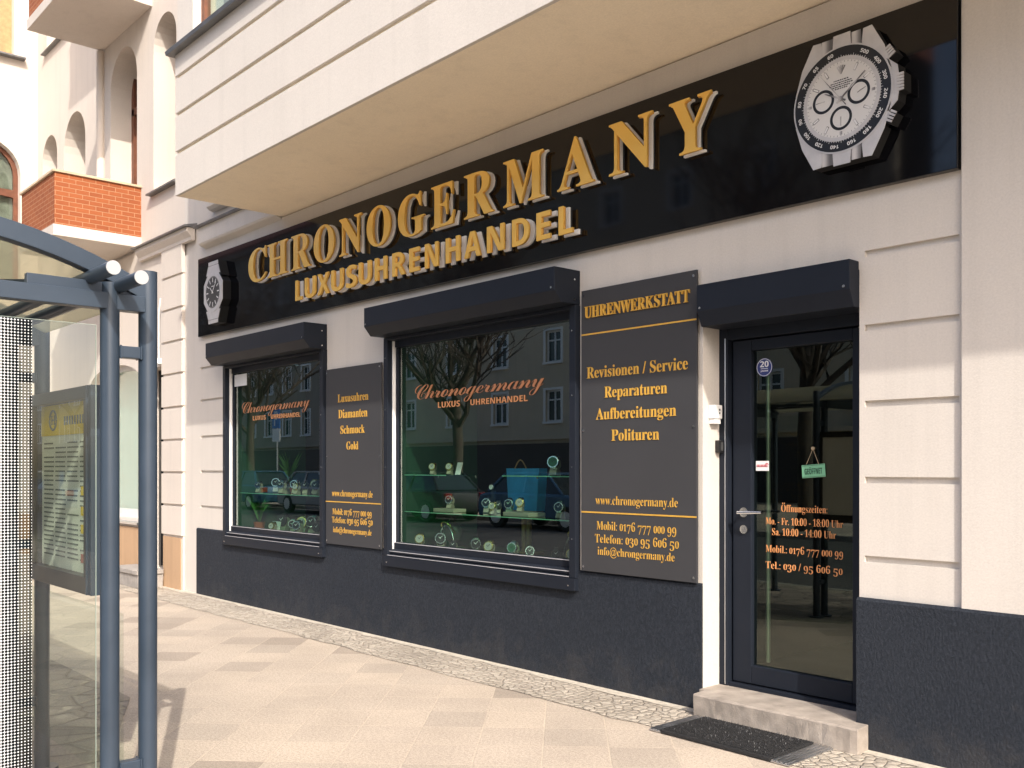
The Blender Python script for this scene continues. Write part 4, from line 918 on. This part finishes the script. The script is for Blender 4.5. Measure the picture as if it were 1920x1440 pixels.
split(m, 'yellow_box', simple('yellow_header', (.85, .58, .01), .5), po); MB().box(X1 - .20, X1 - .12, -3.396, -3.3946, Z0 + .12, Z0 + .16).build('red_box', simple('brick_red_print', (.45, .14, .10), .6), po)
MB().poly([(X0 + .03, -3.426, Z0 + .075), (X1 - .03, -3.426, Z0 + .075), (X1 - .03, -3.426, Z1 - .055), (X0 + .03, -3.426, Z1 - .055)]).build('pane', GLASSC, tc)

# ------------------------------------------------------------------ across the street: seen in the windows
def far_house(x0, x1, yf, h, col, label, xs, zs, ww, hh):
    t = thing('town_house', label, 'building', ((x0 + x1) / 2, yf, 0)); wm = plaster('far_plaster', col, .2, .12)
    plate(rect(x0, x1, 0, h), [rect(x - ww / 2, x + ww / 2, z - hh / 2, z + hh / 2) for x in xs for z in zs], yf, yf - .35).build('wall', wm, t)
    MB().box(x0, x1, yf - 3.2, yf - .6, 0, h).build('body', DARKIN, t)
    m = MB(); m.box(x0 + .05, x1 - .05, yf + .002, yf + .06, .02, 2.75); m.build('shop_front', simple('dark_shop_front', (.04, .03, .028), .5, var=.5, vscale=.6), t)
    m = MB(); m.box(x0, x1, yf + .0, yf + .25, 2.95, 3.15); m.box(x0, x1, yf, yf + .35, h - .5, h - .1); m.build('cornice', wm, t)
    m = MB(); m.prism([(yf + .5, h), (yf - 3, h + 2.6), (yf - 3.2, h + 2.6), (yf - 3.2, h)], x0, x1, 'X'); m.build('roof', simple('red_roof_tiles', (.22, .08, .05), .8, var=.3), t)
    FR = simple('far_window_frame', (.62, .66, .68), .5); FG = simple('far_window_glass', (.03, .05, .055), .08)
    f0 = None
    for x in xs:
        for z in zs:
            if f0 is None:
                m = MB(); a, b = ww / 2, hh / 2
                for q in ((-a, -a + .09), (-.045, .045), (a - .09, a)): m.box(x + q[0], x + q[1], yf - .2, yf - .13, z - b, z + b)
                m.box(x - a, x + a, yf - .2, yf - .135, z - b, z - b + .09); m.box(x - a, x + a, yf - .2, yf - .135, z + b - .09, z + b); m.box(x - a, x + a, yf - .2, yf - .135, z + .28, z + .36)
                m.box(x - a - .12, x + a + .12, yf + .001, yf + .14, z - b - .1, z - b); m.box(x - a - .14, x - a, yf + .001, yf + .05, z - b, z + b + .12); m.box(x + a, x + a + .14, yf + .001, yf + .05, z - b, z + b + .12); m.box(x - a, x + a, yf + .001, yf + .05, z + b, z + b + .12)
                f0 = m.build('window', FR, t); MB().box(x - a, x + a, yf - .19, yf - .18, z - b, z + b).build('pane', FG, f0); p0 = (x, z)
            else:
                c = copy_tree(f0, t); c.location = (x - p0[0], 0, z - p0[1])
far_house(-58, -17.2, -30, 17.5, (.47, .43, .34), 'beige four storey house across the street with white framed windows', [-55.5, -52, -48.4, -44.0, -39.9, -35.7, -31.5, -27.3, -23, -18.8], [4.7, 7.8, 10.95, 14.1], 1.15, 1.65)
far_house(-118, -58.2, -30, 18.5, (.30, .28, .24), 'grey beige long house across the street beyond the beige one', [-116 + 2.75 * k for k in range(21)], [4.7, 7.9, 11.1, 14.5], 1.1, 1.75)
far_house(4, 40, -30, 16., (.40, .33, .26), 'warm beige house across the street past the side street gap', [6 + 3.2 * k for k in range(11)], [4.7, 7.9, 11.1, 14.0], 1.15, 1.7)
BARK = simple('bark', (.075, .06, .045), .9, var=.4, vscale=8, bscale=20, bstr=.6, bdist=.02)
def bare_tree():
    random.seed(21); t = bpy.data.objects.new('bare_tree', None); COL.objects.link(t); OFF[t.name] = Vector()
    m = MB(); m.tube([(0, 0, 0), (.02, .03, .4), (.05, .0, 2.2), (.0, .06, 4.1)], [.25, .19, .17, .15], 10); m.build('trunk', BARK, t, smooth=60)
    m = MB()
    def grow(p, d, L, r, lv):
        q = p.copy(); pts = [q.copy()]; dd = d.copy(); n = 4
        for k in range(n):
            dd = (dd + Vector((random.uniform(-.28, .28), random.uniform(-.28, .28), random.uniform(-.06, .20)))).normalized(); q = q + dd * L / n; pts.append(q.copy())
        m.tube(pts, [r * (1 - .5 * k / n) for k in range(n + 1)], 6 if lv < 2 else (4 if lv < 3 else 3), False)
        if lv < 5:
            for k in range(4 if lv < 3 else 3):
                i = random.randint(1, n); nd = (dd + Vector((random.uniform(-1, 1), random.uniform(-1, 1), random.uniform(-.2, .65)))).normalized()
                grow(pts[i], nd, L * random.uniform(.60, .84), r * .63 * (1 if i < n else .95), lv + 1)
    for k in range(6):
        a = k * 1.257 + random.uniform(-.3, .3); grow(Vector((0, .04, 2.7 + .26 * k)), Vector((math.cos(a) * .75, math.sin(a) * .75, .9)).normalized(), 3.0, .095, 1)
    m.build('branches', BARK, t, smooth=60); return t
bt = bare_tree()
for k, (x, y, rz, s, lb) in enumerate(((-24.8, -14.9, 0, 1., 'bare street tree across the road opposite the big window'), (-39.4, -14.9, 2.1, 1.05, 'bare street tree across the road opposite the small window'), (-12.2, -14.9, 4.2, 1.0, 'bare street tree across the road opposite the shop door'), (-54, -14.9, 1., 1., 'bare street tree across the road farthest down the street'))):
    o = bt if k == 0 else copy_tree(bt); o.location = (x, y, 0); o.rotation_euler = (0, 0, rz); o.scale = (s,) * 3; tag(o, lb, 'tree', 'bare street trees across the road')
def car(col, name):
    t = bpy.data.objects.new('parked_car', None); COL.objects.link(t); OFF[t.name] = Vector(); paint = simple('car_paint_' + name, col, .25, .3)
    low = [(-2.1, .28), (2.1, .28), (2.16, .5), (2.12, .72), (1.95, .86), (1.05, .93), (-1.55, .96), (-2.05, .90), (-2.14, .6)]
    m = MB(); m.prism(low, -.86, .86, 'Y'); m.build('body', paint, t, bevel=.06, smooth=50)
    m = MB(); A = m.verts([(1.1, s * .78, .93) for s in (-1, 1)] + [(-1.75, s * .78, .95) for s in (-1, 1)]); B = m.verts([(.35, s * .58, 1.43) for s in (-1, 1)] + [(-1.25, s * .58, 1.44) for s in (-1, 1)])
    for q in ((A[0], A[1], B[1], B[0]), (A[2], A[3], B[3], B[2]), (A[0], A[2], B[2], B[0]), (A[1], A[3], B[3], B[1])): m.face(list(q))
    m.build('window', simple('car_glass', (.02, .03, .035), .05), t)
    m = MB(); m.prism([(.42, 1.42), (.30, 1.475), (-1.15, 1.485), (-1.32, 1.43)], -.60, .60, 'Y')
    for s in (-1, 1):
        m.tube([(1.1, s * .78, .93), (.38, s * .59, 1.44)], .035, 6); m.tube([(-1.75, s * .78, .95), (-1.25, s * .59, 1.44)], .05, 6); m.tube([(-.35, s * .79, .95), (-.4, s * .595, 1.44)], .035, 6)
    m.build('roof', paint, t, bevel=.02)
    for x in (1.32, -1.32):
        for s in (-1, 1):
            m = MB(); m.tube([(x, s * .70, .32), (x, s * .885, .32)], .32, 22); w = m.build('wheel', simple('tyre_rubber', (.02, .02, .02), .8), t, bevel=.02); m = MB(); m.tube([(x, s * .80, .32), (x, s * .90, .32)], .20, 16); m.build('rim', ALU, w)
    for s in (-1, 1):
        m = MB(); m.box(2.02, 2.155, s * .62 - .16, s * .62 + .16, .62, .76); m.build('headlight', simple('headlight_glass', (.7, .72, .72), .1), t, bevel=.02)
        m = MB(); m.box(-2.16, -2.02, s * .66 - .13, s * .66 + .13, .68, .86); m.build('tail_light', simple('tail_light', (.35, .01, .01), .2), t, bevel=.02)
    return t
cars = [car((.05, .12, .20), 'blue'), car((.03, .03, .035), 'black'), car((.30, .31, .32), 'silver')]
uc = set()
for k, (x, c, lb) in enumerate(((-52, 0, 'dark blue car parked across the street, farthest down the row'), (-46.4, 1, 'black car parked across the street behind the farthest blue one'), (-40.9, 2, 'silver car parked across the street near the blue parking sign, far side'), (-35.2, 0, 'dark blue car parked across the street beside the blue parking sign'), (-29.6, 2, 'silver car parked across the street between blue and black cars'), (-24, 1, 'added black car darkening the window reflection, in front of the middle tree'), (-18.2, 0, 'added dark blue car darkening the window reflection, at the near end of the row'))):  # last two cars added to darken the pale band in the window reflection
    o = cars[c] if c not in uc else copy_tree(cars[c]); uc.add(c); o.location = (x, -12.9, -.12); o.rotation_euler = (0, 0, math.pi if k % 2 else 0); tag(o, lb, 'car', 'cars parked along the far kerb')
ps = thing('parking_sign', 'blue parking sign with white symbols on a thin post across the street', 'sign', (-35.9, -14.3, 0))
m = MB(); m.tube([(-35.9, -14.3, 0), (-35.9, -14.3, 3.9)], .035, 12); m.build('post', ALU, ps)
MB().box(-36.22, -35.58, -14.26, -14.24, 3.1, 3.9).build('blue_plate', simple('traffic_blue', (.02, .16, .5), .4), ps); MB().box(-36.22, -35.58, -14.26, -14.24, 2.55, 3.08).build('supplementary_plate', WHITEP, ps)
m = MB(); m.box(-36.05, -35.97, -14.239, -14.235, 3.2, 3.8)
for z in (3.72, 3.45): m.box(-35.97, -35.8, -14.239, -14.235, z, z + .08)
m.box(-35.83, -35.75, -14.239, -14.235, 3.5, 3.75); m.build('symbol', WHITEP, ps)

for k, p in protos.items():
    if k not in used: p['label'] = 'spare watch'; p['category'] = 'watch'
bpy.data.objects.remove(_to); bpy.data.scenes.remove(TS)
bpy.context.view_layer.update()
